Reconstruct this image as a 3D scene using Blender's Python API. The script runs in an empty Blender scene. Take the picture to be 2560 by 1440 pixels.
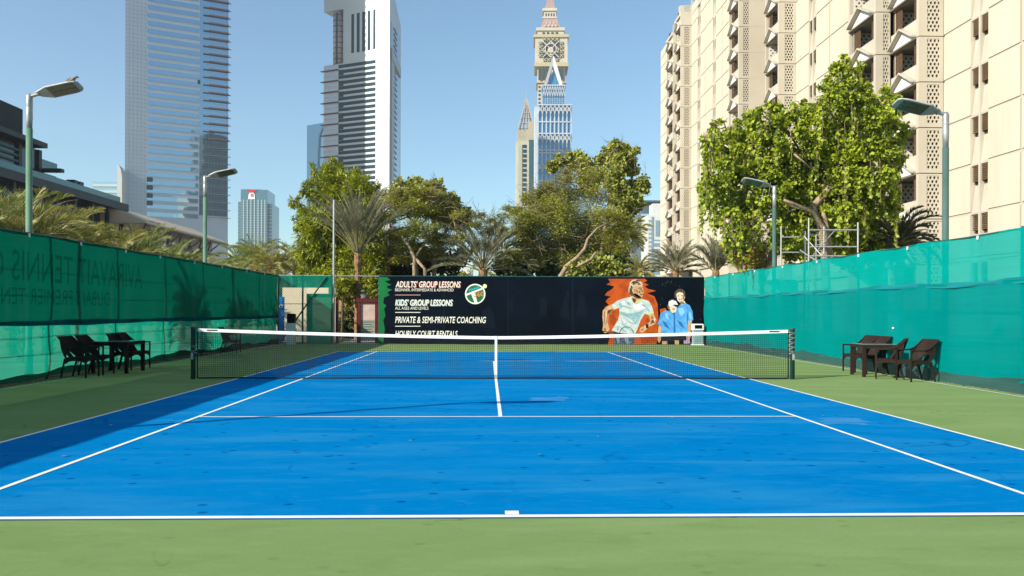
import bpy, math, random
import numpy as np
from mathutils import Vector, Matrix
random.seed(7); rng = np.random.default_rng(7)
S = bpy.context.scene
COL = S.collection
# ------------------------------------------------------------------ camera
CP = np.array([-0.178, -17.775, 1.4538]); YAW, PIT, ROL, FPX, CYP = -0.0292, 0.0, 0.003, 2073.0, 778.3
_cy, _sy, _cp, _sp = math.cos(YAW), math.sin(YAW), math.cos(PIT), math.sin(PIT)
CF = np.array([-_sy*_cp, _cy*_cp, _sp]); _r = np.array([_cy, _sy, 0.0]); _u = np.cross(_r, CF)
CR = _r*math.cos(ROL) + _u*math.sin(ROL); CU = np.cross(CR, CF)
cd = bpy.data.cameras.new('camera'); cam = bpy.data.objects.new('camera', cd); COL.objects.link(cam)
cd.sensor_width = 36; cd.lens = FPX/2560*36; cd.clip_start = 0.05; cd.clip_end = 6000; cd.shift_y = (CYP-720)/2560
m4 = Matrix(((CR[0], CU[0], -CF[0], CP[0]), (CR[1], CU[1], -CF[1], CP[1]), (CR[2], CU[2], -CF[2], CP[2]), (0, 0, 0, 1)))
cam.matrix_world = m4
S.camera = cam
# ------------------------------------------------------------------ sky, sun, exposure
SUN_EL, SUN_AZ = math.radians(28.0), math.radians(33.0)      # shadows run to +x, turned 33 deg towards +y
S.view_settings.view_transform = 'Standard'; S.view_settings.look = 'None'
S.view_settings.exposure = 0.76; S.view_settings.gamma = 1.0
wd = bpy.data.worlds.new('World'); S.world = wd; wd.use_nodes = True
nt = wd.node_tree; bg = nt.nodes['Background']; sk = nt.nodes.new('ShaderNodeTexSky'); sk.sky_type = 'NISHITA'
sk.sun_disc = False; sk.sun_elevation = SUN_EL
sdx, sdy = -math.cos(SUN_AZ), -math.sin(SUN_AZ)
sk.sun_rotation = math.atan2(sdx, sdy)
sk.altitude = 0; sk.air_density = 1.0; sk.dust_density = .55; sk.ozone_density = 3.2
tn = nt.nodes.new('ShaderNodeVectorMath'); tn.operation = 'MULTIPLY'; tn.inputs[1].default_value = (1.0, 1.11, 1.05)      # desert air: a touch greener blue
nt.links.new(sk.outputs[0], tn.inputs[0]); nt.links.new(tn.outputs[0], bg.inputs[0]); bg.inputs[1].default_value = 0.102
sl = bpy.data.lights.new('sun', 'SUN'); sl.energy = 5.0; sl.angle = math.radians(0.5); sl.color = (1.0, 0.93, 0.80)
so = bpy.data.objects.new('sun', sl); COL.objects.link(so); so.location = (-40, -40, 60)
sd = Vector((-sdx*math.cos(SUN_EL), -sdy*math.cos(SUN_EL), -math.sin(SUN_EL)))
so.rotation_euler = sd.to_track_quat('-Z', 'Y').to_euler()
S.cycles.transparent_max_bounces = 16; S.cycles.max_bounces = 8

# ------------------------------------------------------------------ helpers
def ray(px, py):
    d = CF + CR*((px-1280)/FPX) - CU*((py-CYP)/FPX); return d
def at(px, py, Y):
    d = ray(px, py); return CP + d*((Y-CP[1])/d[1])
def gnd(px, py, z=0.0):
    d = ray(px, py); return CP + d*((z-CP[2])/d[2])
def hz(px):                                   # horizontal direction of a picture column
    d = ray(px, 778); return d[:2]/d[1]
def xat(px, Y): return CP[0] + hz(px)[0]*(Y-CP[1])
def yat(px, X): return CP[1] + (X-CP[0])/hz(px)[0]

class MB:
    def __init__(s): s.v = []; s.f = []; s.m = []; s.cm = 0
    def mi(s, i): s.cm = i; return s
    def add(s, vs, fs):
        o = len(s.v); s.v += [tuple(map(float, q)) for q in vs]
        for f in fs: s.f.append(tuple(o+i for i in f)); s.m.append(s.cm)
        return s
    def hexa(s, c):                            # 8 corners: bottom 4 ccw, top 4
        return s.add(c, [(3, 2, 1, 0), (4, 5, 6, 7), (0, 1, 5, 4), (1, 2, 6, 5), (2, 3, 7, 6), (3, 0, 4, 7)])
    def box(s, x0, x1, y0, y1, z0, z1):
        return s.hexa([(x0,y0,z0),(x1,y0,z0),(x1,y1,z0),(x0,y1,z0),(x0,y0,z1),(x1,y0,z1),(x1,y1,z1),(x0,y1,z1)])
    def prism(s, poly, z0, z1, top=None):
        n = len(poly); t = top or poly
        if isinstance(z1, (int, float)): z1 = [z1]*n
        vs = [(p[0], p[1], z0) for p in poly] + [(t[i][0], t[i][1], z1[i]) for i in range(n)]
        return s.add(vs, [tuple(range(n))[::-1], tuple(range(n, 2*n))] + [(i, (i+1) % n, n+(i+1) % n, n+i) for i in range(n)])
    def fbox(s, F, s0, s1, z0, z1, a, b):
        c = []
        for z in (z0, z1):
            for (q, w) in ((s0, a), (s1, a), (s1, b), (s0, b)): c.append(F.p(q, z, w))
        return s.hexa(c)
    def fpoly(s, F, pts, a, b):                # polygon in facade coords extruded a..b along the normal
        n = len(pts); vs = [F.p(q, z, a) for q, z in pts] + [F.p(q, z, b) for q, z in pts]
        return s.add(vs, [tuple(range(n))[::-1], tuple(range(n, 2*n))] + [(i, (i+1) % n, n+(i+1) % n, n+i) for i in range(n)])
    def fbar(s, F, a, b, w, d0, d1):           # bar between two facade points
        a = np.array(a, float); b = np.array(b, float); t = b-a; L = np.hypot(*t) or 1; n = np.array([-t[1], t[0]])/L*w/2
        return s.fpoly(F, [a-n, b-n, b+n, a+n], d0, d1)
    def tube(s, pts, rad, n=8, cap=True, sc=(1, 1)):
        pts = [np.array(p, float) for p in pts]; k = len(pts)
        if isinstance(rad, (int, float)): rad = [rad]*k
        vs = []; ref = None
        for i, p in enumerate(pts):
            t = pts[min(i+1, k-1)]-pts[max(i-1, 0)]; t = t/(np.linalg.norm(t)+1e-12)
            if ref is None: ref = np.array([1., 0, 0]) if abs(t[0]) < .9 else np.array([0, 1., 0])
            a = ref - t*(ref@t); a /= np.linalg.norm(a)+1e-12; b = np.cross(t, a); ref = a
            for j in range(n):
                g = 2*math.pi*(j+.5)/n; vs.append(p+(a*math.cos(g)*sc[0]+b*math.sin(g)*sc[1])*rad[i])
        fs = [(i*n+j, i*n+(j+1) % n, (i+1)*n+(j+1) % n, (i+1)*n+j) for i in range(k-1) for j in range(n)]
        if cap: fs += [tuple(range(n))[::-1], tuple(range((k-1)*n, k*n))]
        return s.add(vs, fs)
    def bar(s, a, b, w, h=None): return s.tube([a, b], (w/2)*1.4142, 4, True, (1, (h or w)/w))
    def lathe(s, c, prof, n=20):
        vs = []; k = len(prof)
        for r, z in prof:
            for j in range(n): g = 2*math.pi*j/n; vs.append((c[0]+r*math.cos(g), c[1]+r*math.sin(g), c[2]+z))
        fs = [(i*n+j, i*n+(j+1) % n, (i+1)*n+(j+1) % n, (i+1)*n+j) for i in range(k-1) for j in range(n)]
        return s.add(vs, fs + [tuple(range(n))[::-1], tuple(range((k-1)*n, k*n))])
    def build(s, name, mats, parent=None, smooth=False, loc=None):
        me = bpy.data.meshes.new(name)
        off = np.array(loc if loc is not None else (0, 0, 0), float)
        vs = (np.array(s.v)-off) if len(s.v) else np.zeros((0, 3))
        me.from_pydata(vs.tolist(), [], s.f)
        if not isinstance(mats, (list, tuple)): mats = [mats]
        for q in mats: me.materials.append(q)
        if len(mats) > 1: me.polygons.foreach_set('material_index', s.m)
        if smooth: me.polygons.foreach_set('use_smooth', [True]*len(me.polygons))
        me.update()
        o = bpy.data.objects.new(name, me); COL.objects.link(o)
        if loc is not None: o.location = loc
        if parent is not None: o.parent = parent
        return o
class Fac:
    def __init__(s, P0, u, flip=False):
        s.P = np.array(P0[:2], float); u = np.array(u, float); s.u = u/np.hypot(*u)
        s.n = np.array([s.u[1], -s.u[0]])
        if (CP[:2]-s.P)@s.n < 0: s.n = -s.n
    def s(s_, px):
        h = hz(px); A = np.array([[h[0], -s_.u[0]], [h[1], -s_.u[1]]]); t, q = np.linalg.solve(A, s_.P-CP[:2]); return q
    def z(s_, px, py):
        q = s_.P+s_.u*s_.s(px); d = ray(px, py); return CP[2] + d[2]*(q[1]-CP[1])/d[1]
    def p(s_, q, z, w=0): h = s_.P+s_.u*q+s_.n*w; return (h[0], h[1], z)
def tag(o, label, cat, group=None, kind=None):
    o['label'] = label; o['category'] = cat
    if group: o['group'] = group
    if kind: o['kind'] = kind
    return o
def thing(name, loc, label, cat, group=None, rz=0):
    o = bpy.data.objects.new(name, None); COL.objects.link(o); o.empty_display_size = .2
    o.location = loc; o.rotation_euler = (0, 0, rz); return tag(o, label, cat, group)
def struct(o): o['kind'] = 'structure'; return o
def copy_tree(o, parent=None):
    c = o.copy(); COL.objects.link(c)
    if parent is not None: c.parent = parent
    for ch in [x for x in o.children]: copy_tree(ch, c)
    return c

# ------------------------------------------------------------------ materials
def mat(name, c, c2=None, sc=1.0, rough=.8, bump=0, bsc=None, metal=0, spec=.3, stretch=(1, 1, 1), det=6, lo=.35, hi=.65, world=True):
    m = bpy.data.materials.new(name); m.use_nodes = True; t = m.node_tree; b = t.nodes['Principled BSDF']
    b.inputs['Base Color'].default_value = (*c, 1); b.inputs['Roughness'].default_value = rough
    b.inputs['Metallic'].default_value = metal; b.inputs['Specular IOR Level'].default_value = spec
    if c2 is not None or bump:
        g = t.nodes.new('ShaderNodeNewGeometry' if world else 'ShaderNodeTexCoord'); mp = t.nodes.new('ShaderNodeMapping'); mp.inputs['Scale'].default_value = stretch
        t.links.new(g.outputs['Position' if world else 'Object'], mp.inputs[0])
        n = t.nodes.new('ShaderNodeTexNoise'); n.inputs['Scale'].default_value = sc; n.inputs['Detail'].default_value = det
        t.links.new(mp.outputs[0], n.inputs['Vector'])
        if c2 is not None:
            r = t.nodes.new('ShaderNodeValToRGB'); r.color_ramp.elements[0].position = lo; r.color_ramp.elements[1].position = hi
            r.color_ramp.elements[0].color = (*c, 1); r.color_ramp.elements[1].color = (*c2, 1)
            t.links.new(n.outputs[0], r.inputs[0]); t.links.new(r.outputs[0], b.inputs['Base Color'])
        if bump:
            n2 = t.nodes.new('ShaderNodeTexNoise'); n2.inputs['Scale'].default_value = bsc or sc*8; n2.inputs['Detail'].default_value = 4
            t.links.new(mp.outputs[0], n2.inputs['Vector'])
            bp = t.nodes.new('ShaderNodeBump'); bp.inputs['Strength'].default_value = bump; bp.inputs['Distance'].default_value = .02
            t.links.new(n2.outputs[0], bp.inputs['Height']); t.links.new(bp.outputs[0], b.inputs['Normal'])
    return m
def court_mat(name, base, light, dark, pale, mark, dots=.7):
    m = bpy.data.materials.new(name); m.use_nodes = True; t = m.node_tree; b = t.nodes['Principled BSDF']; N = t.nodes.new; L = t.links.new
    b.inputs['Roughness'].default_value = .72; b.inputs['Specular IOR Level'].default_value = 0
    g = N('ShaderNodeNewGeometry')
    def noise(sc, st, det=6, rot=0, loc=(0, 0, 0)):
        mp = N('ShaderNodeMapping'); mp.inputs['Scale'].default_value = st; mp.inputs['Rotation'].default_value = (0, 0, rot); mp.inputs['Location'].default_value = loc
        L(g.outputs['Position'], mp.inputs[0]); n = N('ShaderNodeTexNoise'); n.inputs['Scale'].default_value = sc; n.inputs['Detail'].default_value = det; n.inputs['Distortion'].default_value = .6
        L(mp.outputs[0], n.inputs['Vector']); return n
    def ramp(n, a, bb):
        r = N('ShaderNodeMapRange'); r.inputs['From Min'].default_value = a; r.inputs['From Max'].default_value = bb; L(n.outputs[0], r.inputs[0]); return r
    def mix(f, a, c):
        x = N('ShaderNodeMix'); x.data_type = 'RGBA'; L(f, x.inputs[0])
        if isinstance(a, tuple): x.inputs[6].default_value = (*a, 1)
        else: L(a, x.inputs[6])
        x.inputs[7].default_value = (*c, 1); return x.outputs[2]
    c = mix(ramp(noise(.35, (1, 1, 1)), .35, .7).outputs[0], base, light)
    sc_ = N('ShaderNodeMath'); sc_.operation = 'MULTIPLY'; L(ramp(noise(1.1, (.35, 1.6, 1), 9), .47, .70).outputs[0], sc_.inputs[0]); sc_.inputs[1].default_value = .75
    c = mix(sc_.outputs[0], c, pale)
    sc2 = N('ShaderNodeMath'); sc2.operation = 'MULTIPLY'; L(ramp(noise(2.6, (.5, 1.1, 1), 9, .5, (7, 3, 0)), .55, .72).outputs[0], sc2.inputs[0]); sc2.inputs[1].default_value = .38
    c = mix(sc2.outputs[0], c, dark)
    # curved shoe scuffs: thin ridges of a warped noise
    n = noise(.55, (1, 1, 1), 3, .3, (11, 5, 0)); a = N('ShaderNodeMath'); a.operation = 'SUBTRACT'; L(n.outputs[0], a.inputs[0]); a.inputs[1].default_value = .5
    ab = N('ShaderNodeMath'); ab.operation = 'ABSOLUTE'; L(a.outputs[0], ab.inputs[0]); rr = N('ShaderNodeMapRange'); rr.inputs['From Min'].default_value = 0; rr.inputs['From Max'].default_value = .006; rr.inputs['To Min'].default_value = .6; rr.inputs['To Max'].default_value = 0; L(ab.outputs[0], rr.inputs[0])
    mk = N('ShaderNodeMath'); mk.operation = 'MULTIPLY'; L(rr.outputs[0], mk.inputs[0]); L(ramp(noise(.8, (1, 1, 1), 3, 0, (2, 9, 0)), .5, .65).outputs[0], mk.inputs[1])
    c = mix(mk.outputs[0], c, mark)
    gr = N('ShaderNodeMath'); gr.operation = 'MULTIPLY'; L(ramp(noise(38, (1, 1, 1), 6, 0, (3, 3, 0)), .50, .78).outputs[0], gr.inputs[0]); gr.inputs[1].default_value = .38
    c = mix(gr.outputs[0], c, dark)
    gr = N('ShaderNodeMath'); gr.operation = 'MULTIPLY'; L(ramp(noise(9, (.5, 1.3, 1), 8, .2, (8, 3, 0)), .52, .74).outputs[0], gr.inputs[0]); gr.inputs[1].default_value = .4
    c = mix(gr.outputs[0], c, pale)
    # small ball marks
    vo = N('ShaderNodeTexVoronoi'); vo.voronoi_dimensions = '2D'; vo.inputs['Scale'].default_value = 2.4; mp = N('ShaderNodeMapping'); mp.inputs['Scale'].default_value = (.8, 1.0, 1); L(g.outputs['Position'], mp.inputs[0]); L(mp.outputs[0], vo.inputs['Vector'])
    r3 = N('ShaderNodeMapRange'); r3.inputs['From Min'].default_value = .05; r3.inputs['From Max'].default_value = .09; r3.inputs['To Min'].default_value = dots; r3.inputs['To Max'].default_value = 0; L(vo.outputs['Distance'], r3.inputs[0])
    mk2 = N('ShaderNodeMath'); mk2.operation = 'MULTIPLY'; L(r3.outputs[0], mk2.inputs[0]); L(ramp(noise(.9, (1, 1, 1), 2, 0, (20, 9, 0)),   .47, .53).outputs[0], mk2.inputs[1])
    c = mix(mk2.outputs[0], c, mark)
    L(c, b.inputs['Base Color'])
    bp = N('ShaderNodeBump'); bp.inputs['Strength'].default_value = .25; bp.inputs['Distance'].default_value = .004; L(noise(160, (1, 1, 1), 3).outputs[0], bp.inputs['Height']); L(bp.outputs[0], b.inputs['Normal'])
    return m
def leaf_mat(name, c, c2, trans=.45, tcol=None):
    m = bpy.data.materials.new(name); m.use_nodes = True; t = m.node_tree; t.nodes.remove(t.nodes['Principled BSDF']); N = t.nodes.new; L = t.links.new
    out = t.nodes['Material Output']; g = N('ShaderNodeNewGeometry'); n = N('ShaderNodeTexNoise'); n.inputs['Scale'].default_value = .9; L(g.outputs['Position'], n.inputs['Vector'])
    ad = N('ShaderNodeMath'); ad.operation = 'ADD'; L(g.outputs['Random Per Island'], ad.inputs[0]); L(n.outputs[0], ad.inputs[1])
    mr = N('ShaderNodeMapRange'); mr.inputs['From Min'].default_value = .35; mr.inputs['From Max'].default_value = 1.2; L(ad.outputs[0], mr.inputs[0])
    mx = N('ShaderNodeMix'); mx.data_type = 'RGBA'; L(mr.outputs[0], mx.inputs[0]); mx.inputs[6].default_value = (*c, 1); mx.inputs[7].default_value = (*c2, 1)
    d = N('ShaderNodeBsdfPrincipled'); L(mx.outputs[2], d.inputs['Base Color']); d.inputs['Roughness'].default_value = .5; d.inputs['Specular IOR Level'].default_value = .35
    tr = N('ShaderNodeBsdfTranslucent'); hs = N('ShaderNodeHueSaturation'); hs.inputs['Saturation'].default_value = 1.1; hs.inputs['Value'].default_value = 1.5; L(mx.outputs[2], hs.inputs['Color']); L(hs.outputs[0], tr.inputs[0])
    ms = N('ShaderNodeMixShader'); ms.inputs[0].default_value = trans; L(d.outputs[0], ms.inputs[1]); L(tr.outputs[0], ms.inputs[2]); L(ms.outputs[0], out.inputs[0]); return m
def cloth_mat(name, c, tcol, see, trans=.5, link=0.0):
    m = bpy.data.materials.new(name); m.use_nodes = True; t = m.node_tree; t.nodes.remove(t.nodes['Principled BSDF']); N = t.nodes.new; L = t.links.new
    out = t.nodes['Material Output']; g = N('ShaderNodeNewGeometry')
    mp = N('ShaderNodeMapping'); mp.inputs['Scale'].default_value = (1, 1, .35); L(g.outputs['Position'], mp.inputs[0])
    n = N('ShaderNodeTexNoise'); n.inputs['Scale'].default_value = 1.1; n.inputs['Detail'].default_value = 5; L(mp.outputs[0], n.inputs['Vector'])
    mp2 = N('ShaderNodeMapping'); mp2.inputs['Scale'].default_value = (.6, .6, 30); L(g.outputs['Position'], mp2.inputs[0])
    nb = N('ShaderNodeTexNoise'); nb.inputs['Scale'].default_value = 1.5; nb.inputs['Detail'].default_value = 3; L(mp2.outputs[0], nb.inputs['Vector'])
    av = N('ShaderNodeMath'); av.operation = 'ADD'; L(n.outputs[0], av.inputs[0]); L(nb.outputs[0], av.inputs[1])
    mr = N('ShaderNodeMapRange'); mr.inputs['From Min'].default_value = .75; mr.inputs['From Max'].default_value = 1.25; mr.inputs['To Min'].default_value = .92; mr.inputs['To Max'].default_value = 1.08; L(av.outputs[0], mr.inputs[0])
    def tint(col):
        x = N('ShaderNodeVectorMath'); x.operation = 'SCALE'; x.inputs[0].default_value = col; L(mr.outputs[0], x.inputs['Scale']); return x.outputs[0]
    d = N('ShaderNodeBsdfDiffuse'); L(tint(c), d.inputs[0])
    tr = N('ShaderNodeBsdfTranslucent'); L(tint(tcol), tr.inputs[0])
    bp = N('ShaderNodeBump'); bp.inputs['Strength'].default_value = .25; bp.inputs['Distance'].default_value = .08; L(n.outputs[0], bp.inputs['Height']); L(bp.outputs[0], d.inputs['Normal'])
    m1 = N('ShaderNodeMixShader'); m1.inputs[0].default_value = trans; L(d.outputs[0], m1.inputs[1]); L(tr.outputs[0], m1.inputs[2])
    tp = N('ShaderNodeBsdfTransparent'); tp.inputs[0].default_value = (*[min(1, .45+q) for q in c], 1)
    m2 = N('ShaderNodeMixShader'); m2.inputs[0].default_value = see; L(m1.outputs[0], m2.inputs[1]); L(tp.outputs[0], m2.inputs[2])
    if link:
        # knitted mesh: a diagonal weave opens and closes the cloth
        cx = N('ShaderNodeSeparateXYZ'); L(g.outputs['Position'], cx.inputs[0])
        def diag(sg):
            a = N('ShaderNodeMath'); a.operation = 'MULTIPLY_ADD'; L(cx.outputs[2], a.inputs[0]); a.inputs[1].default_value = sg; L(cx.outputs[1], a.inputs[2])
            b = N('ShaderNodeMath'); b.operation = 'ADD'; L(a.outputs[0], b.inputs[0]); L(cx.outputs[0], b.inputs[1])
            s = N('ShaderNodeMath'); s.operation = 'MULTIPLY'; L(b.outputs[0], s.inputs[0]); s.inputs[1].default_value = math.pi/.07
            q = N('ShaderNodeMath'); q.operation = 'SINE'; L(s.outputs[0], q.inputs[0]); w = N('ShaderNodeMath'); w.operation = 'ABSOLUTE'; L(q.outputs[0], w.inputs[0]); return w
        mn = N('ShaderNodeMath'); mn.operation = 'MINIMUM'; L(diag(1).outputs[0], mn.inputs[0]); L(diag(-1).outputs[0], mn.inputs[1])
        r = N('ShaderNodeMapRange'); r.inputs['From Min'].default_value = .1; r.inputs['From Max'].default_value = .35; r.inputs['To Min'].default_value = see+link; r.inputs['To Max'].default_value = see; L(mn.outputs[0], r.inputs[0]); L(r.outputs[0], m2.inputs[0])
    L(m2.outputs[0], out.inputs[0]); return m
def glass_mat(name, c, rough=.05, metal=.75, wob=.0, sc=.15, spec=.6):
    m = mat(name, c, rough=rough, metal=metal, spec=spec); t = m.node_tree; b = t.nodes['Principled BSDF']
    if wob:
        g = t.nodes.new('ShaderNodeNewGeometry'); n = t.nodes.new('ShaderNodeTexNoise'); n.inputs['Scale'].default_value = sc; n.inputs['Detail'].default_value = 1
        t.links.new(g.outputs['Position'], n.inputs['Vector']); bp = t.nodes.new('ShaderNodeBump'); bp.inputs['Strength'].default_value = wob; bp.inputs['Distance'].default_value = 1
        t.links.new(n.outputs[0], bp.inputs['Height']); t.links.new(bp.outputs[0], b.inputs['Normal'])
    return m
K = {}
K['blue'] = court_mat('blue_acrylic', (.0, .16, .43), (.001, .178, .45), (.0, .12, .34), (.02, .215, .46), (.0, .06, .21))
K['green'] = court_mat('green_acrylic', (.165, .248, .088), (.190, .275, .106), (.122, .205, .060), (.22, .305, .125), (.07, .13, .04), .22)
K['line'] = mat('line_paint', (.82, .82, .80), (.70, .72, .72), 3, .6)
K['concrete'] = mat('old_concrete', (.36, .33, .28), (.26, .24, .2), 1.2, .9, .3)
K['sand'] = mat('paving_dust', (.42, .36, .27), (.30, .26, .2), .3, .95)
K['netcord'] = mat('net_cord', (.012, .014, .014), rough=.7)
K['white'] = mat('white_tape', (.82, .82, .80), (.72, .72, .7), 5, .6)
K['whitemetal'] = mat('white_paint', (.75, .75, .72), (.62, .62, .6), 3, .45)
K['dkgreen'] = mat('dark_green_paint', (.012, .06, .05), (.02, .085, .07), 4, .4)
K['lampgreen'] = mat('lamp_green', (.10, .19, .12), (.14, .24, .16), 2, .4)
K['lampgreen2'] = mat('lamp_bluegreen', (.055, .105, .09), (.075, .13, .115), 2, .4)
K['galv'] = mat('galvanised', (.42, .43, .42), (.3, .31, .3), 6, .4, metal=.5)
K['lamphead'] = mat('lamp_casting', (.40, .41, .39), (.3, .31, .3), 8, .4)
K['lens'] = mat('lamp_lens', (.06, .07, .05), (.11, .12, .07), 14, .15, spec=.6)
K['steel'] = mat('dull_steel', (.45, .45, .44), (.36, .36, .35), 7, .35, metal=.35)
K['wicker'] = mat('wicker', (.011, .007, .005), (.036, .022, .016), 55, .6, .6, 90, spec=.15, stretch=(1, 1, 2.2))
K['wickershade'] = mat('shaded_wicker', (.008, .006, .005), (.016, .012, .01), 60, .8, .5, 90, stretch=(1, 1, 2.2), spec=.1)  # darker copy of the wicker, shade by the left fence put into its colour
K['glasstop'] = glass_mat('table_glass', (.35, .45, .42), .08, .5)
K['black'] = mat('black_plastic', (.004, .004, .005), rough=.6, spec=.08)
K['tag'] = mat('grey_plastic', (.50, .54, .55), (.42, .46, .48), 3, .5)
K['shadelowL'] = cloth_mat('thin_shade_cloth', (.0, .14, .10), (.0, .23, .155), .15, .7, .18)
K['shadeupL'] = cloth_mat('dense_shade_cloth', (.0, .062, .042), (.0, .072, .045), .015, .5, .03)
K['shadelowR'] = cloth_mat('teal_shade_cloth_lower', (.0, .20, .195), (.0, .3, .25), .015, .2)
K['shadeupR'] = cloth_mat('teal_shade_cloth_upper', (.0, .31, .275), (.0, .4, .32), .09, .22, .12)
K['shadeG'] = cloth_mat('gate_shade_cloth', (.004, .20, .135), (.0, .3, .2), .12, .35, .06)
K['hem'] = cloth_mat('dark_hem', (.0, .07, .075), (.0, .05, .05), .0, .1)
K['skirt'] = cloth_mat('ground_mesh', (.05, .14, .13), (.05, .12, .1), .3, .3)
K['black_mesh'] = cloth_mat('black_ground_mesh', (.006, .02, .016), (.0, .03, .02), .1, .3)
K['lettering'] = cloth_mat('sheer_lettering', (.0, .20, .14), (.0, .10, .07), .93, .1, .05)
K['bark'] = mat('bark', (.20, .14, .085), (.34, .26, .17), 9, .9, .6, 20, stretch=(1, 1, .4))
K['barkdk'] = mat('dark_bark', (.07, .05, .035), (.14, .10, .065), 9, .9, .5, 20)
K['palmtrunk'] = mat('palm_trunk', (.30, .17, .08), (.14, .08, .045), 14, .9, .8, 16)
# ================================================================== ground and court
XL, XR, YW = -9.33, 9.38, 18.62
g = MB().box(-700, 700, -300, 1300, -.5, -.02).build('ground', K['sand']); struct(g)
g = MB().box(XL-.02, XR+.02, -24, YW+.1, -.05, 0.0).build('court_apron', K['green']); struct(g)
g = MB().add([(-5.5, -11.96, .004), (5.5, -11.96, .004), (5.5, 11.9, .004), (-5.5, 11.9, .004)], [(0, 1, 2, 3)]).build('court_surface', K['blue']); struct(g)
ln = MB(); zl = .008
def line(x0, x1, y0, y1): ln.add([(x0, y0, zl), (x1, y0, zl), (x1, y1, zl), (x0, y1, zl)], [(0, 1, 2, 3)])
w = .05
for sx in (-1, 1):
    line(sx*5.485-w/2, sx*5.485+w/2, -11.875, 11.81)
    a, b = sorted((sx*4.115-w/2, sx*4.115+w/2)); line(a, b, -11.875, 11.81)
for sy in (-1, 1):
    e_ = .065 if sy < 0 else 0; a, b = sorted((sy*(11.885+e_), sy*(11.815+e_))); line(-5.51, 5.51, a, b)
    a, b = sorted((sy*6.4, sy*6.35)); line(-4.09, -.027, a, b); line(.027, 4.09, a, b); line(-.026, .026, min(0, sy*6.4)+.01*(sy > 0), max(0, sy*6.4)-.01*(sy < 0))
    a, b = sorted((sy*(11.81+e_), sy*(11.70+e_))); line(-.05, .05, a, b)
for yy in (-24,):
    ln.add([(XL+.30, -24, zl), (XL+.335, -24, zl), (XL+.335, YW-.1, zl), (XL+.30, YW-.1, zl)], [(0, 1, 2, 3)])
    ln.add([(XR-.36, -24, zl), (XR-.32, -24, zl), (XR-.32, YW-.1, zl), (XR-.36, YW-.1, zl)], [(0, 1, 2, 3)])
struct(ln.build('court_lines', K['line']))
pt = mat('pale_patch', (.04, .24, .50), (.0, .17, .46), 3.2, .75, stretch=(.5, 2, 1), lo=.3, hi=.62)  # irregular patches a little paler than the court blue
pm = MB()
for q in ((1330, 1418, 994, 1003), (2058, 2160, 1046, 1062)):
    a = gnd(q[0], q[2]); b = gnd(q[1], q[2]); c = gnd(q[1]+6, q[3]); d = gnd(q[0]+4, q[3])
    ring = []
    for (u_, v_) in ((d, c), (c, b), (b, a), (a, d)):
        for k_ in range(6): q_ = u_+(v_-u_)*(k_/6); ring.append((q_[0]+random.gauss(0, .05), q_[1]+random.gauss(0, .05), .006))
    pm.add(ring, [tuple(range(len(ring)))])
struct(pm.build('court_surface_patch', pt))
# leaf litter along the fence feet
lm = leaf_mat('dry_leaf', (.16, .10, .04), (.34, .26, .12), .2)
lt = MB()
for i in range(1300):
    side = random.random() < .6
    y = random.uniform(-17, YW-.2); x = (XL+abs(random.gauss(.05, .12))) if side else (XR-.1-abs(random.gauss(0, .07)))
    if random.random() < .08: x = random.uniform(XL+.3, XR-.4)
    if abs(x) < 9 and random.random() < .7: continue
    s_ = random.uniform(.015, .04); t_ = random.uniform(0, 6.3); c_, k_ = math.cos(t_)*s_, math.sin(t_)*s_
    z = .012+random.random()*.012
    lt.add([(x-c_, y-k_, z), (x+k_*.5, y-c_*.5, z+.01), (x+c_, y+k_, z), (x-k_*.5, y+c_*.5, z+.006)], [(0, 1, 2, 3)])
o = lt.build('leaf_litter', lm); tag(o, 'dry leaf litter along the foot of the green fences', 'leaf litter', kind='stuff')

# ================================================================== net
net = thing('tennis_net', (0, 0, 0), 'black tennis net with white headband stretched across the blue court', 'tennis net')
def htop(x): return .914 + (1.07-.914)*(abs(x)/6.4)**1.35
nm = MB(); NX = 6.32; hw = .0021
def ribbon(pts):                                   # square cord
    nm.tube(pts, .0036, 4, False)
k = int(2*NX/.0455)
for i in range(k+1):
    x = -NX+2*NX*i/k; j = .008*math.sin(x*5)+.004*math.sin(x*17)
    zs = [.035, .25, .5, .75, 1.0]; ribbon([(x+j*math.sin(q*3.1), .006*math.sin(x*3+q*4), .03+(htop(x)-.05)*q) for q in zs])
for jz in range(22):
    q = jz/22
    ribbon([(x, .006*math.sin(x*3+q*4), .03+(htop(x)-.05)*q+.006*math.sin(x*2.3+jz)*q*(1-q)*2) for x in np.linspace(-NX, NX, 60)])
nm.build('net_mesh', K['netcord'], net)
hb = MB(); xs = np.linspace(-NX, NX, 60); vs = []
for x in xs:
    h = htop(x)
    for (yy, zz) in ((-.012, h-.062), (.012, h-.062), (.013, h-.005), (0, h+.004), (-.013, h-.005)): vs.append((x, yy, zz))
hb.add(vs, [(i*5+j, i*5+(j+1) % 5, (i+1)*5+(j+1) % 5, (i+1)*5+j) for i in range(59) for j in range(5)] + [(4, 3, 2, 1, 0), (295, 296, 297, 298, 299)])
hbo = hb.build('headband', K['white'], net)
for sx in (-1, 1): MB().box(sx*6.02-.11, sx*6.02+.11, -.0165, -.0135, htop(6.02)-.035, htop(6.02)-.012).build('maker_patch', K['black'], hbo)
MB().tube([(x, 0, .022+.006*math.sin(x*2)) for x in np.linspace(-NX, NX, 40)], .016, 6).build('bottom_band', K['netcord'], net)
MB().box(-.026, .026, -.021, -.015, .03, htop(0)+.006).add([(-.026, -.021, htop(0)+.006), (.026, -.021, htop(0)+.006), (.026, .018, htop(0)+.008), (-.026, .018, htop(0)+.008)], [(0, 1, 2, 3)]).build('centre_strap', K['white'], net)
MB().box(-.03, .03, -.028, -.010, .012, .10).build('strap_buckle', K['steel'], net)
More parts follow.
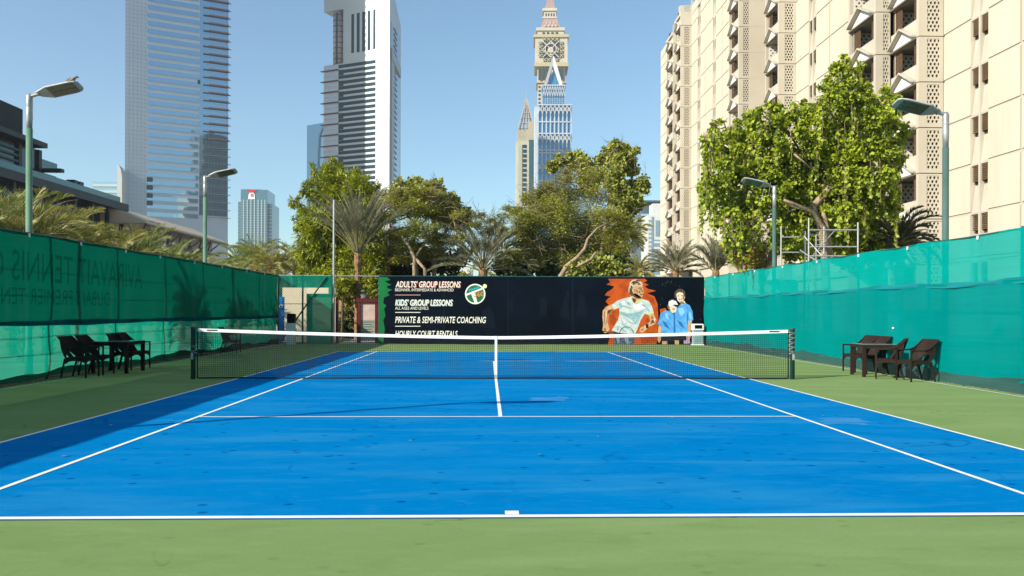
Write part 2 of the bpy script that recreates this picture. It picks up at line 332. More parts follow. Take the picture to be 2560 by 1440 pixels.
for sx in (-1, 1):
    MB().box(sx*6.33-.012, sx*6.33+.012, -.012, .012, .02, 1.05).build('side_rod', K['netcord'], net)
def post(sx):
    t = thing('net_post', (sx*6.42, 0, 0), ('left' if sx < 0 else 'right')+' end net post, round and dark green' + (' beside the shaded apron' if sx < 0 else ' with white lacing, in the sun'), 'net post', 'net posts')
    o = MB().lathe((0, 0, 0), [(.05, 0), (.05, 1.07), (.054, 1.072), (.054, 1.10), (.035, 1.115), (.0, 1.116)], 20).build('post_tube', K['dkgreen'], t, True)
    MB().box(-.02*1, .02, -.075, -.045, .42, .56).tube([(0, -.06, .49), (0, -.13, .49)], .012, 8).build('winch', K['steel'], t)
    m_ = MB()
    for q in range(5 if sx > 0 else 2): m_.tube([(-sx*.09, -.03, .55+.1*q), (sx*.03, -.055, .60+.1*q), (-sx*.09, -.03, .62+.1*q)], .0035, 5)
    m_.build('lacing', K['white'], t)
post(-1); post(1)

# ================================================================== side fences
def screen(X, y0, y1, zb, zt, wav, seg=90, ztw=.012, name='', m=None, parent=None, zseg=8):
    ys = np.linspace(y0, y1, seg); vs = []; mb = MB()
    for i, y in enumerate(ys):
        a = zb + wav*math.sin(y*.9+zb*3)+wav*.6*math.sin(y*2.7+1); c = zt + ztw*math.sin(y*1.1)+ztw*.6*math.sin(y*3.7)-.022*abs(math.sin(y*math.pi/2.9))*(zt > 2.9)
        for j in range(zseg+1):
            q = j/zseg; vs.append((X+.018*math.sin(y*2.1+q*5)+.01*math.sin(y*6.3+q*11), y, a+(c-a)*q))
    n = zseg+1
    mb.add(vs, [(i*n+j, (i+1)*n+j, (i+1)*n+j+1, i*n+j+1) for i in range(seg-1) for j in range(zseg)])
    return mb.build(name, m, parent, True)
def wires(mb, X, y0, y1, zs, r=.007):
    for z in zs: mb.tube([(X, y, z+.01*math.sin(y*.8+z)) for y in np.linspace(y0, y1, 24)], r, 5)
fl = thing('court_fence', (XL, 0, 0), 'long shaded green screen fence along the left side of the court', 'fence', 'court side fences')
def rel(o, P):                                     # keep world placement under an offset parent
    o.parent = P; o.matrix_parent_inverse = Matrix.Translation(-Vector(P.location)); return o
y0F = -19.5
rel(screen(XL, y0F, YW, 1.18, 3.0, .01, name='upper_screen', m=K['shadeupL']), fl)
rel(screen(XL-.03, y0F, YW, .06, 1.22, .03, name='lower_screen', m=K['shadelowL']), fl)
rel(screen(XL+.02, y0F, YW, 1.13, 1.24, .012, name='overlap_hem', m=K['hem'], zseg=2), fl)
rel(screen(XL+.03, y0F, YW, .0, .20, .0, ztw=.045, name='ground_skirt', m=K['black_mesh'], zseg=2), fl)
m_ = MB(); wires(m_, XL-.05, y0F, YW, (.55, 1.75, 2.25, .9)); rel(m_.build('tension_wire', K['dkgreen']), fl)
rel(MB().tube([(XL-.03, y, 3.0-.02*abs(math.sin(y*math.pi/2.9))) for y in np.linspace(y0F, YW, 70)], .024, 8).build('top_rail', K['dkgreen']), fl)
for i, px in enumerate((-430, 119, 288, 408, 505, 582, 645)):
    y = yat(px, XL-.05) if i else -15.0
    rel(MB().lathe((XL-.07, y, 0), [(.032, 0), (.032, 3.0), (.0, 3.03)], 10).build('fence_post', K['dkgreen']), fl)
fr = thing('court_fence', (XR, 0, 0), 'long sunlit turquoise screen fence along the right side of the court', 'fence', 'court side fences')
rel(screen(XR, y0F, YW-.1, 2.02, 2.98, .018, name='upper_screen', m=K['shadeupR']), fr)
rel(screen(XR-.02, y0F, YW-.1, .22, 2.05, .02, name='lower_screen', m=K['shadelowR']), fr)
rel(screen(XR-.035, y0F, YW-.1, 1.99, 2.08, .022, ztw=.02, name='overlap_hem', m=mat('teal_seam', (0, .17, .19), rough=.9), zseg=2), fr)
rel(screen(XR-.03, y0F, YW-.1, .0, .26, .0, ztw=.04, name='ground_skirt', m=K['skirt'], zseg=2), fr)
m_ = MB(); wires(m_, XR+.05, y0F, YW-.1, (.5, 1.6, 2.55)); rel(m_.build('tension_wire', K['dkgreen']), fr)
rel(MB().tube([(XR+.02, y, 2.97-.02*abs(math.sin(y*math.pi/2.9))) for y in np.linspace(y0F, YW-.1, 70)], .022, 8).build('top_rail', K['dkgreen']), fr)
for px in (2555, 2322, 2145, 2010, 1905, 1822):
    y = yat(px, XR+.07); rel(MB().lathe((XR+.08, y, 0), [(.032, 0), (.032, 3.0), (.0, 3.03)], 10).build('fence_post', K['dkgreen']), fr)
a = at(2233, 820, 0); X = XR-.05; t_ = (X-CP[0])/ray(2233, 820)[0]; p_ = CP+ray(2233, 820)*t_
m_ = MB(); m_.add([(X, p_[1]-.05, p_[2]), (X-.01, p_[1]-.01, p_[2]+.03), (X, p_[1]+.06, p_[2]+.01), (X-.012, p_[1]+.01, p_[2]-.03)], [(0, 3, 2, 1)])
rel(m_.build('torn_patch', K['white']), fr)

for P_, X_, zz_, ys_ in ((fl, XL+.03, 2.95, (-12.8, -9.6, -7.1, -4.2, -1.0, 1.1, 3.4, 5.6, 8.3, 11.0, 13.9, 16.4)), (fr, XR-.03, 2.93, (-13.5, -10.2, -7.4, -4.4, -1.9, .8, 3.3, 6.0, 8.8, 11.6, 14.2, 16.8))):
    for y in ys_: rel(MB().hexa([(X_-.012, y-.012, zz_-.05), (X_+.012, y-.012, zz_-.05), (X_+.012, y+.02, zz_-.045), (X_-.012, y+.02, zz_-.045), (X_-.014, y-.022, zz_+.02), (X_+.014, y-.022, zz_+.02), (X_+.014, y+.006, zz_+.025), (X_-.014, y+.006, zz_+.025)]).build('tie', K['white' if P_ is fr else 'whitemetal']), P_)
# ---- text
def textmesh(s, slant=0, bold=0, ext=.0):
    c = bpy.data.curves.new('t', 'FONT'); c.body = s; c.size = 1; c.shear = slant; c.offset = bold; c.extrude = ext; c.resolution_u = 3; c.space_character = 1.02
    o = bpy.data.objects.new('t', c); COL.objects.link(o); dg = bpy.context.evaluated_depsgraph_get()
    me = bpy.data.meshes.new_from_object(o.evaluated_get(dg)); v = np.array([tuple(q.co) for q in me.vertices]); f = [tuple(p.vertices) for p in me.polygons]
    bpy.data.objects.remove(o); bpy.data.curves.remove(c); bpy.data.meshes.remove(me); return v, f
def text_on(s, conv, x0, x1, z0, z1, name, m, parent, slant=0, bold=0, mirror=False, rot=0):
    v, f = textmesh(s, slant, bold); a = v.min(0); b = v.max(0); u = (v[:, 0]-a[0])/(b[0]-a[0]); w_ = (v[:, 1]-a[1])/(b[1]-a[1])
    if mirror: u = 1-u; f = [q[::-1] for q in f]
    X_ = u*(x1-x0); Z_ = w_*(z1-z0)
    if rot: X_, Z_ = X_*math.cos(rot)-Z_*math.sin(rot), X_*math.sin(rot)+Z_*math.cos(rot)
    mb = MB(); mb.add([conv(x0+i, z0+j) for i, j in zip(X_, Z_)], f); return mb.build(name, m, parent)
# sheer mirrored lettering that shows through the left screen
for s_, pa, pb, z0, z1 in (('AVIRAVAIT TENNIS CL', -60, 352, 2.02, 2.62), ('DUBAI\'S PREMIER TENNIS', -60, 270, 1.56, 1.90)):
    ya, yb = yat(pa, XL), yat(pb, XL)
    o = text_on(s_, lambda q, z: (XL+.034, q, z), ya, yb, z0, z1, 'sheer_lettering', K['lettering'], None, mirror=True, bold=.0); rel(o, fl)

# ================================================================== far end: gate panel, opening, banner
Fw = Fac((0, YW), (1, 0))
def bx(px): return xat(px, YW)
def bz(py, px=1250): return at(px, py, YW)[2]
gp = thing('mesh_fence', (bx(695), YW, 0), 'green mesh gate panel with a diagonal brace left of the entrance gap', 'gate panel')
xa, xb = bx(697), bx(830); zt = 2.98
x1 = bx(768); x0 = bx(706); zc = bz(719, 730); ze = bz(734, 800)
gs = MB()
def q4(a, b, c, d): gs.add([(a, YW, c), (b, YW, c), (b, YW, d), (a, YW, d)], [(0, 1, 2, 3)])
q4(xa, xb, zc, zt); q4(x1, xb, .0, ze); q4(xa, x0, bz(742, 700), zc-.002); q4(bx(821), xb, ze+.002, zc-.002)
rel(gs.build('mesh_screen', K['shadeG']), gp)
cl = MB(); st = .11
for sg in (1, -1):                                  # chain-link wires in the open part
    for i in range(-40, 60):
        c0 = i*st; z_a, z_b = .02, zc
        xx0 = xa + c0; xx1 = xx0 + sg*(z_b-z_a)
        pts = []
        for q in np.linspace(0, 1, 2): pts.append([xx0+(xx1-xx0)*q, z_a+(z_b-z_a)*q])
        (ax, az), (bx_, bz_) = pts
        lo, hi = xa, x1
        def clip(t): return ax+(bx_-ax)*t
        ts = sorted([(lo-ax)/(bx_-ax), (hi-ax)/(bx_-ax)]); t0, t1 = max(0, ts[0]), min(1, ts[1])
        if t1 > t0: cl.tube([(ax+(bx_-ax)*t0, YW+.02, az+(bz_-az)*t0), (ax+(bx_-ax)*t1, YW+.02, az+(bz_-az)*t1)], .004, 4, False)
rel(cl.build('chain_link', K['dkgreen']), gp)
for px in (695, 756, 829): rel(MB().lathe((bx(px), YW+.05, 0), [(.04, 0), (.04, 3.0), (0, 3.03)], 12).build('gate_post', K['dkgreen']), gp)
a_ = at(816, 694, YW); b_ = at(700, 856, YW); rel(MB().tube([(a_[0], YW-.04, 2.93), (b_[0], YW-.04, .05)], .034, 8).build('brace', K['dkgreen']), gp)
rel(MB().tube([(xa, YW+.05, .55), (xb, YW+.05, .55)], .018, 8).tube([(xa, YW+.05, 1.75), (xb, YW+.05, 1.75)], .015, 8).build('cross_rail', K['dkgreen']), gp)
rel(MB().tube([(xa, YW+.05, 2.99), (bx(947), YW+.05, 2.97)], .026, 8).build('top_rail', K['galv']), gp)
# things behind the gate panel
K['cream'] = mat('cream_render', (.62, .56, .40), (.52, .46, .32), .8, .85, .2)
wl = thing('utility_wall', (bx(760), YW+3.2, 0), 'cream rendered wall seen through the open chain link of the gate panel', 'wall')
Y2 = YW+2.4; c_x = lambda px: xat(px, Y2); c_z = lambda px, py: at(px, py, Y2)[2]
rel(MB().box(c_x(706), c_x(766), Y2, Y2+.3, 0, c_z(730, 719)).box(c_x(766), c_x(838), Y2, Y2+.3, c_z(800, 735), c_z(730, 719)).box(c_x(766), c_x(838), Y2+.16, Y2+.3, 0, c_z(800, 735)).build('wall_body', K['cream']), wl)
bb = MB().box(bx(688), bx(704), YW+.5, YW+.53, .1, at(696, 742, YW+.5)[2]).build('banner_cloth', mat('banner_blue', (.0, .13, .42), rough=.6))
t = thing('blue_banner', (bx(696), YW+.5, 0), 'narrow blue banner with a white mark behind the left corner of the gate panel', 'banner'); rel(bb, t)
m_ = MB(); Fb = Fac((bx(696), YW+.49), (1, 0)); m_.fbar(Fb, (-.08, 1.62), (-.02, 1.78), .03, 0, .006).fbar(Fb, (-.02, 1.78), (.06, 1.62), .03, 0, .006).fbar(Fb, (-.08, 1.6), (.1, 1.6), .02, 0.001, .007).fbar(Fb, (.03, 1.66), (.1, 1.72), .02, .001, .007)
rel(m_.build('white_mark', K['white']), t)
pst = MB().lathe((0, 0, 0), [(.055, 0), (.055, 2.05), (.05, 2.06), (.042, 6.35), (.0, 6.37)], 12).build('slim_pole', K['steel'], loc=None); pst.location = (xat(834, YW+.5), YW+.5, 0)
tag(pst, 'slim pale pole rising beside the entrance gap in front of the palm', 'pole')
# water dispenser
def disp():
    p = gnd(728, 861.5); t = thing('water_dispenser', (xat(728, YW-.42), YW-.42, 0), 'black and white water dispenser standing in front of the gate panel', 'water dispenser')
    w_ = .17
    b_ = MB().box(-w_-.005, w_-.01, -.17, .17, 0, .92).build('body', K['tag'], t)
    MB().box(-w_+.02, w_-.03, -.178, -.170, .55, .86).build('front_panel', K['whitemetal'], b_)
    m_ = MB()
    for q in range(5): m_.box(-w_+.04, w_-.06, -.184, -.178, .58+.05*q, .60+.05*q)
    m_.build('notice_lines', K['tag'], b_)
    MB().prism([(-w_+.02, -.15), (w_+.0, -.15), (w_+.0, .15), (-w_+.02, .15)], .92, 1.30).prism([(-w_+.035, -.13), (w_-.015, -.13), (w_-.015, .13), (-w_+.035, .13)], 1.30, 1.325).build('black_tank', K['black'], t)
disp()
# red framed board
K['redwood'] = mat('dark_red_paint', (.13, .012, .012), (.07, .01, .01), 5, .4)
K['paper'] = mat('pinkish_board', (.55, .40, .34), (.45, .33, .28), 3, .7)
Y3 = YW+.75; k3 = lambda px: xat(px, Y3); z3 = lambda px, py: at(px, py, Y3)[2]
t = thing('notice_board', (k3(920), Y3, 0), 'dark red framed notice board in the entrance gap next to the banner', 'notice board')
for pa, pb in ((893, 902), (938, 946)): rel(MB().box(k3(pa), k3(pb), Y3-.1, Y3+.1, 0, z3(920, 748)-.002).build('upright', K['redwood']), t)
rel(MB().box(k3(891), k3(948), Y3-.13, Y3+.13, z3(920, 756), z3(920, 746)).build('lintel', K['redwood']), t)
rel(MB().box(k3(902), k3(938), Y3-.03, Y3+.03, z3(920, 800), z3(920, 756)).build('blank_panel', K['paper']), t)
lo = MB().box(k3(902), k3(938), Y3-.03, Y3+.03, z3(920, 850), z3(920, 800)-.003).build('text_panel', mat('board_green', (.22, .26, .2), (.3, .3, .25), 9, .7)); rel(lo, t)
m_ = MB()
for i in range(7): m_.box(k3(904), k3(936-(i*5) % 9), Y3-.034, Y3-.031, z3(920, 806+6*i), z3(920, 804+6*i))
rel(m_.build('printed_line', mat('board_line', (.08, .1, .08))), t)
t2 = MB().lathe((0, 0, 0), [(.10, 0), (.14, .03), (.2, .16), (.21, .17), (.19, .175), (.0, .16)], 20).build('metal_bowl', K['galv']); t2.location = (k3(912), Y3, z3(920, 746)); tag(t2, 'grey metal bowl set upside on the red notice board', 'bowl')
t = thing('red_bollard', (xat(840, YW+.5), YW+.5, 0), 'dark red gate post at the left side of the entrance gap', 'post')
rel(MB().box(xat(836, YW+.5)+.06, xat(846, YW+.5), YW+.42, YW+.58, 0, at(840, 746, YW+.5)[2]).build('post_body', K['redwood']), t)
# low ochre wall in the planting
K['ochre'] = mat('ochre_wall', (.40, .26, .11), (.3, .2, .1), 1, .9)
o = MB().box(xat(820, YW+9), xat(950, YW+9), YW+9, YW+9.25, 0, at(860, 735, YW+9)[2]).build('garden_wall', K['ochre']); tag(o, 'low ochre wall behind the plants in the entrance gap', 'wall')
lw = MB().box(-14, 22, YW+.25, 60, -.015, -.006).build('added_lawn', mat('shade_dark_lawn', (.03, .05, .015), (.06, .08, .03), 1.5, .95)); struct(lw)  # added lawn, dark in colour to give the shade of the entrance gap
o = MB().box(bx(832), bx(947), YW+.1, YW+8.9, -.018, .012).build('path', K['concrete']); struct(o)
# ---- the banner wall
bn = thing('banner_wall', (bx(1350), YW, 0), 'wide dark tennis school banner with lettering and printed players across the far end', 'banner wall')
K['navy'] = mat('navy_print', (.002, .006, .014), (.0012, .003, .007), .6, .6, .15, 3, spec=.06)
K['bgreen'] = mat('green_print', (.0, .17, .035), (.0, .12, .03), 1, .5)
K['orange'] = mat('orange_print', (.50, .075, .003), (.30, .045, .004), 3, .5, lo=.45, hi=.7)
XA, XB = bx(947), XR+.01; ZT = 2.97
def keep(o): return rel(o, bn)
keep(MB().box(XA, XB, YW, YW+.05, 0.03, ZT).build('banner_sheet', K['navy']))
keep(MB().tube([(XA, YW+.03, ZT+.01), (XB, YW+.03, ZT+.01)], .026, 8).build('top_rail', K['dkgreen']))
for px in (947, 1110, 1270, 1430, 1590, 1756): keep(MB().lathe((bx(px), YW+.09, 0), [(.035, 0), (.035, 3.0), (0, 3.02)], 10).build('support_post', K['dkgreen']))
# printed artwork, each layer a thin film on the sheet
def P2(px, py): q = at(px, py, YW-.002); return q[0], q[2]
def film(polys, name, m, d, parent=None):
    mb = MB()
    for pl in polys:
        pts = [P2(*p) for p in pl]
        ar = sum(pts[i][0]*pts[(i+1) % len(pts)][1]-pts[(i+1) % len(pts)][0]*pts[i][1] for i in range(len(pts)))
        if ar < 0: pts = pts[::-1]
        mb.add([(x, YW-d, z) for x, z in pts], [tuple(range(len(pts)))])
    o = mb.build(name, m); return keep(o)
film([[(947, 692), (968, 693), (976, 700), (962, 703), (970, 708), (979, 712), (966, 716), (972, 722), (981, 724), (968, 731), (974, 738), (960, 744), (958, 758), (966, 764), (960, 772), (964, 790), (958, 800), (962, 822), (958, 857), (947, 857)]], 'green_print', K['bgreen'], .002)
film([[(1520, 697), (1612, 697), (1618, 702), (1609, 706), (1622, 712), (1612, 716), (1620, 722), (1640, 727), (1618, 733), (1636, 741), (1644, 760), (1646, 800), (1641, 860), (1520, 862), (1524, 840), (1514, 812), (1508, 790), (1512, 768), (1522, 762), (1514, 754), (1520, 746), (1528, 742), (1512, 738), (1518, 730), (1531, 722), (1536, 716), (1516, 711), (1526, 706)]], 'orange_print', K['orange'], .002)
film([[(1650, 773), (1664, 770), (1668, 778), (1662, 800), (1652, 798)]], 'orange_splash', K['orange'], .002)
sp = MB()
for i in range(70):
    px, py = random.gauss(1680, 45), random.uniform(702, 830)
    if 1640 < px < 1752: x, z = P2(px, py); r = random.uniform(.004, .014); sp.add([(x-r, YW-.0025, z), (x, YW-.0025, z-r), (x+r, YW-.0025, z), (x, YW-.0025, z+r)], [(0, 1, 2, 3)])
keep(sp.build('paint_specks', mat('speck', (.3, .3, .25))))
dim = mat('dim_print', (.0045, .008, .016), spec=.06)
film([[(1270, 770), (1278, 740), (1284, 745), (1283, 790)], [(1350, 745), (1362, 742), (1368, 756), (1366, 790), (1348, 792)], [(1400, 790), (1412, 745), (1418, 722), (1424, 726), (1420, 770), (1426, 800)], [(1440, 790), (1450, 730), (1462, 745), (1470, 795)], [(1205, 780), (1222, 765), (1235, 785), (1240, 820), (1200, 820)]], 'crowd_print', dim, .002)
K['ptxt'] = mat('cream_print', (.78, .74, .60), (.82, .80, .74), 2, .5)
K['pred'] = mat('pink_print', (.55, .28, .25), rough=.5); K['ptxtc'] = mat('bluish_print', (.30, .42, .42), rough=.5); K['pshadow'] = mat('red_shadow_print', (.45, .08, .05), rough=.5)
def btext(s, pa, pb, ta, tb, name='lettering', m=None, d=.006, slant=.2, bold=.014):
    x0, z0 = P2(pa, tb); x1, z1 = P2(pb, ta)
    return keep(text_on(s, lambda x, z: (x, YW-d, z), x0, x1, z0, z1, name, m or K['ptxt'], None, slant, bold))
btext("ADULTS' GROUP LESSONS", 991.5, 1153, 704.5, 720, 'letter_shadow', K['pshadow'], .004)
btext("ADULTS' GROUP LESSONS", 989, 1151.5, 703, 718.5)
btext('BEGINNER, INTERMEDIATE & ADVANCED', 988, 1134, 721.5, 729, slant=0, bold=.0)
btext("KIDS' GROUP LESSONS", 990, 1133, 750, 765.5, 'letter_shadow', K['ptxtc'], .004)
btext("KIDS' GROUP LESSONS", 988, 1131.5, 748.5, 764)
btext('ALL AGES AND LEVELS', 988, 1071, 767, 774, slant=0, bold=.0)
btext('PRIVATE & SEMI-PRIVATE COACHING', 988, 1215, 792, 807.5)
btext('HOURLY COURT RENTALS', 988, 1144, 827, 842)
for py, m in ((737.5, K['pred']), (781, K['ptxt']), (815.5, K['ptxt'])): film([[(988, py-.8), (1051, py-.8), (1051, py+.8), (988, py+.8)]], 'divider_line', m, .003)
# round emblem
cx, cz = P2(1188, 735); R_ = P2(1212, 735)[0]-cx
def disc(r, d, m, name, x=cx, z=cz): return keep(MB().add([(x+r*math.cos(a), YW-d, z+r*math.sin(a)) for a in np.linspace(0, 2*math.pi, 40)[:-1]], [tuple(range(39))]).build(name, m))
disc(R_*1.06, .003, K['ptxt'], 'emblem_ring'); disc(R_*.93, .004, mat('emblem_green', (.01, .13, .05)), 'emblem_disc')
film([[(1164, 735.5), (1209, 718), (1210.5, 722), (1165, 740)], [(1178, 735), (1187, 731.5), (1194, 757.5), (1187, 758.5)]], 'emblem_bars', K['ptxt'], .005)
x0, z0 = P2(1172, 730); keep(text_on('TENNIS', lambda x, z: (x, YW-.006, z), x0, x0+R_*1.2, z0, z0+R_*.24, 'emblem_word', mat('emblem_cyan', (.05, .45, .55)), None, bold=.02, rot=.34))
x0, z0 = P2(1185, 743); keep(text_on('360', lambda x, z: (x, YW-.006, z), x0, x0+R_*1.08, z0, z0+R_*.50, 'emblem_number', mat('emblem_orange', (.62, .22, .03)), None, bold=.02, rot=.12))
bx2, bz2 = P2(1212, 715.5); disc(R_*.22, .005, mat('ball_print', (.75, .75, .35)), 'emblem_ball', bx2, bz2)
# printed players
SK = mat('print_skin', (.50, .25, .12), (.62, .38, .22), 12, .5); SKd = mat('print_skin_dark', (.16, .055, .025), (.08, .03, .02), 14, .5); SKl = mat('print_skin_light', (.74, .56, .42), rough=.5)
SH = mat('print_shirt', (.40, .46, .47), (.60, .63, .61), 9, .5); SHd = mat('print_shirt_fold', (.16, .32, .38), (.32, .46, .5), 8, .5)
HR = mat('print_hair', (.42, .30, .16), (.7, .6, .42), 22, .5); HRd = mat('print_hair_dark', (.05, .03, .02), (.12, .07, .04), 16, .5)
BL = mat('print_blue_shirt', (.06, .26, .62), (.11, .36, .72), 6, .5); BLd = mat('print_blue_fold', (.02, .12, .38), rough=.5); PB = mat('print_black', (.01, .01, .014), rough=.5); YL = mat('print_trim', (.5, .6, .2), rough=.5); NV = mat('print_shorts', (.03, .045, .075), (.12, .15, .2), 14, .5)
WH = mat('print_white', (.78, .78, .76), rough=.5)
film([[(1530, 760), (1516, 768), (1507, 776), (1506, 792), (1508, 812), (1506, 826), (1512, 833), (1520, 831), (1524, 822), (1519, 806), (1522, 786), (1532, 776), (1537, 771)], [(1622, 786), (1634, 784), (1641, 800), (1638, 810), (1622, 817), (1614, 826), (1606, 832), (1598, 829), (1600, 820), (1610, 814), (1620, 808), (1626, 803)], [(1575, 735), (1589, 733), (1602, 742), (1604, 750), (1590, 762), (1580, 752)], [(1578, 712), (1596, 708), (1606, 713), (1608, 722), (1610, 731), (1607, 735), (1607, 741), (1602, 747), (1590, 744), (1580, 738)]], 'print_skin', SK, .0045)
film([[(1584, 735), (1588, 739), (1594, 743.5), (1602, 745), (1598, 747), (1590, 746), (1583, 741)], [(1597, 727), (1600, 728), (1601, 733), (1597, 732)], [(1519, 776), (1534, 772), (1524, 783), (1518, 788)], [(1629, 800), (1639, 798), (1638, 806), (1626, 810)], [(1580, 744), (1590, 748), (1588, 759), (1582, 754)]], 'print_shade', SKd, .0052)
film([[(1577, 742), (1560, 746), (1543, 752), (1530, 762), (1536, 774), (1548, 769), (1549, 784), (1545, 800), (1535, 817), (1529, 826), (1549, 832), (1578, 835), (1588, 834), (1594, 822), (1602, 800), (1611, 785), (1621, 786), (1634, 782), (1630, 766), (1622, 753), (1605, 747), (1602, 750), (1592, 760), (1584, 752)]], 'print_shirt', SH, .0035)
film([[(1550, 778), (1572, 784), (1596, 780), (1612, 774), (1608, 781), (1598, 794), (1586, 800), (1598, 802), (1588, 812), (1580, 800), (1562, 790), (1550, 786)], [(1546, 760), (1553, 756), (1556, 768), (1550, 770)], [(1615, 766), (1622, 772), (1624, 780), (1616, 776)], [(1549, 806), (1570, 818), (1586, 830), (1566, 822)], [(1546, 812), (1560, 824), (1570, 832), (1556, 828)]], 'shirt_fold', SHd, .0042)
film([[(1577, 742), (1580, 741), (1588, 756), (1603, 748), (1604, 751), (1587, 761)], [(1529, 763), (1532, 762), (1538, 773), (1536, 775)], [(1612, 784), (1634, 780), (1635, 783), (1622, 788)]], 'shirt_trim', YL, .0048)
film([[(1573, 714), (1571, 725), (1572, 732), (1579, 738), (1584, 735), (1584, 727), (1580, 724), (1584, 716), (1594, 711), (1606, 713), (1607, 709), (1602, 704), (1592, 698), (1581, 700), (1575, 706)]], 'print_hair', HR, .0055)
film([[(1574, 722), (1579, 718), (1581, 728), (1584, 736), (1579, 741), (1573, 733)], [(1580, 706), (1590, 702), (1600, 708), (1590, 709), (1583, 714)]], 'hair_shade', HRd, .006)
film([[(1595, 719.5), (1606, 718.5), (1606, 720.8), (1596, 721.5)], [(1598, 722.5), (1605, 722), (1605, 724.2), (1599, 724.2)], [(1599, 735), (1607, 734.5), (1607, 736.5), (1600, 737)]], 'face_mark', HRd, .0062)
film([[(1531, 827), (1550, 834), (1588, 836), (1585, 862), (1532, 862), (1536, 845)]], 'print_shorts', NV, .003)
rg = MB()
ring = [P2(1566+17*math.cos(a), 833-16*math.sin(a)) for a in np.linspace(0, math.pi, 16)]
for i in range(15): rg.tube([(ring[i][0], YW-.007, ring[i][1]), (ring[i+1][0], YW-.007, ring[i+1][1])], .012, 4)
p0, p1 = P2(1508, 828), P2(1552, 834); rg.tube([(p0[0], YW-.007, p0[1]), (p1[0], YW-.007, p1[1])], .018, 4)
keep(rg.build('racket_print', PB))
film([[(1614, 811), (1621, 809), (1621, 820), (1615, 821)]], 'watch_print', PB, .006)
# the two children on the print
film([[(1662, 776), (1651, 785), (1645, 810), (1648, 815), (1655, 814), (1653, 832), (1684, 834), (1686, 790), (1678, 778)]], 'child_shirt', BL, .0035)
film([[(1686, 779), (1700, 762), (1712, 757), (1724, 763), (1731, 778), (1733, 800), (1722, 803), (1720, 833), (1686, 834)]], 'child_shirt', BL, .0042)
film([[(1684, 784), (1687, 780), (1689, 834), (1684, 834)], [(1717, 778), (1720, 790), (1719, 820), (1717, 800)], [(1655, 800), (1664, 806), (1676, 824), (1662, 816)], [(1692, 800), (1704, 806), (1712, 822), (1700, 814)]], 'shirt_fold', BLd, .0048)
film([[(1690, 733), (1700, 729), (1710, 733), (1712, 744), (1707, 754), (1700, 757), (1693, 750)], [(1673, 762), (1682, 760), (1692, 768), (1690, 779), (1682, 783), (1674, 775)], [(1700, 754), (1711, 752), (1714, 758), (1704, 763)]], 'print_skin', SKl, .0050)
film([[(1686, 742), (1687, 730), (1694, 723), (1704, 722), (1712, 728), (1714, 744), (1710, 740), (1707, 732), (1698, 730), (1691, 734), (1690, 746)], [(1674, 750), (1684, 747), (1690, 752), (1676, 756)]], 'print_hair', HRd, .0056)
film([[(1671, 762), (1672, 754), (1680, 750), (1690, 753), (1695, 762), (1684, 761), (1673, 766)]], 'cap_print', WH, .0060)
film([[(1682, 762), (1694, 763), (1697, 767), (1689, 767)]], 'cap_brim', PB, .0064)
film([[(1694, 739), (1698, 738.5), (1698, 740.5), (1694, 741)], [(1703, 738.5), (1707, 738), (1707, 740), (1703, 740.5)], [(1696, 747), (1707, 746), (1704, 749.5), (1699, 750)], [(1680, 772), (1687, 771), (1686, 774), (1682, 774)]], 'face_mark', HRd, .0062)
film([[(1699, 747.2), (1705, 746.8), (1703, 748.6), (1700, 748.9)]], 'smile', WH, .0066)
film([[(1646, 815), (1654, 815), (1652, 850), (1648, 858), (1643, 850)], [(1721, 803), (1730, 801), (1727, 840), (1722, 856), (1716, 848), (1719, 830)]], 'print_arm', SK, .0052)
film([[(1653, 832), (1720, 833), (1712, 851), (1654, 853)]], 'dark_shorts', PB, .003)
film([[(1655, 853), (1668, 853), (1668, 861), (1656, 861)], [(1686, 851), (1698, 851), (1697, 861), (1687, 861)]], 'print_leg', SK, .0046)
film([[(1709, 852), (1724, 848), (1726, 858), (1710, 860)], [(1714, 838), (1724, 840), (1718, 848)]], 'purple_print', mat('print_mauve', (.4, .28, .45)), .0066)
film([[(1592, 711), (1597, 708), (1604, 710), (1600, 712)], [(1577, 708), (1583, 702), (1588, 703), (1581, 709)], [(1588, 700), (1595, 699), (1601, 703), (1594, 704)], [(1576, 716), (1580, 713), (1582, 721), (1578, 722)], [(1574, 726), (1578, 729), (1577, 735), (1574, 731)]], 'hair_strand', HRd, .0064)
film([[(1603, 722), (1607, 727), (1610, 730), (1606, 731), (1603, 729)], [(1590, 722), (1594, 726), (1595, 736), (1591, 731)], [(1585, 724), (1588, 723), (1589, 729), (1586, 730)]], 'face_shade', mat('print_skin_mid', (.28, .12, .05)), .0063)
film([[(1510, 780), (1513, 778), (1512, 806), (1510, 812)], [(1518, 790), (1521, 786), (1517, 808), (1514, 815)], [(1509, 822), (1513, 818), (1516, 826), (1512, 829)], [(1602, 824), (1612, 819), (1608, 825), (1603, 828)], [(1627, 792), (1632, 789), (1634, 795), (1629, 799)]], 'arm_shade', bpy.data.materials['print_skin_mid'], .0051)
film([[(1610, 819), (1616, 815), (1611, 823)], [(1514, 782), (1517, 782), (1515, 800)], [(1636, 794), (1639, 798), (1636, 806), (1634, 800)]], 'arm_light', mat('print_skin_glow', (.72, .50, .32)), .0056)
film([[(1556, 764), (1574, 768), (1588, 770), (1572, 771), (1556, 767)], [(1560, 794), (1578, 806), (1590, 812), (1574, 808)], [(1600, 760), (1612, 762), (1620, 770), (1608, 766)], [(1552, 796), (1562, 812), (1574, 822), (1558, 814)], [(1566, 752), (1574, 758), (1580, 766), (1568, 760)], [(1598, 786), (1604, 790), (1596, 800), (1592, 808), (1590, 800)], [(1544, 814), (1548, 818), (1546, 828), (1541, 824)]], 'shirt_fold', SHd, .0045)
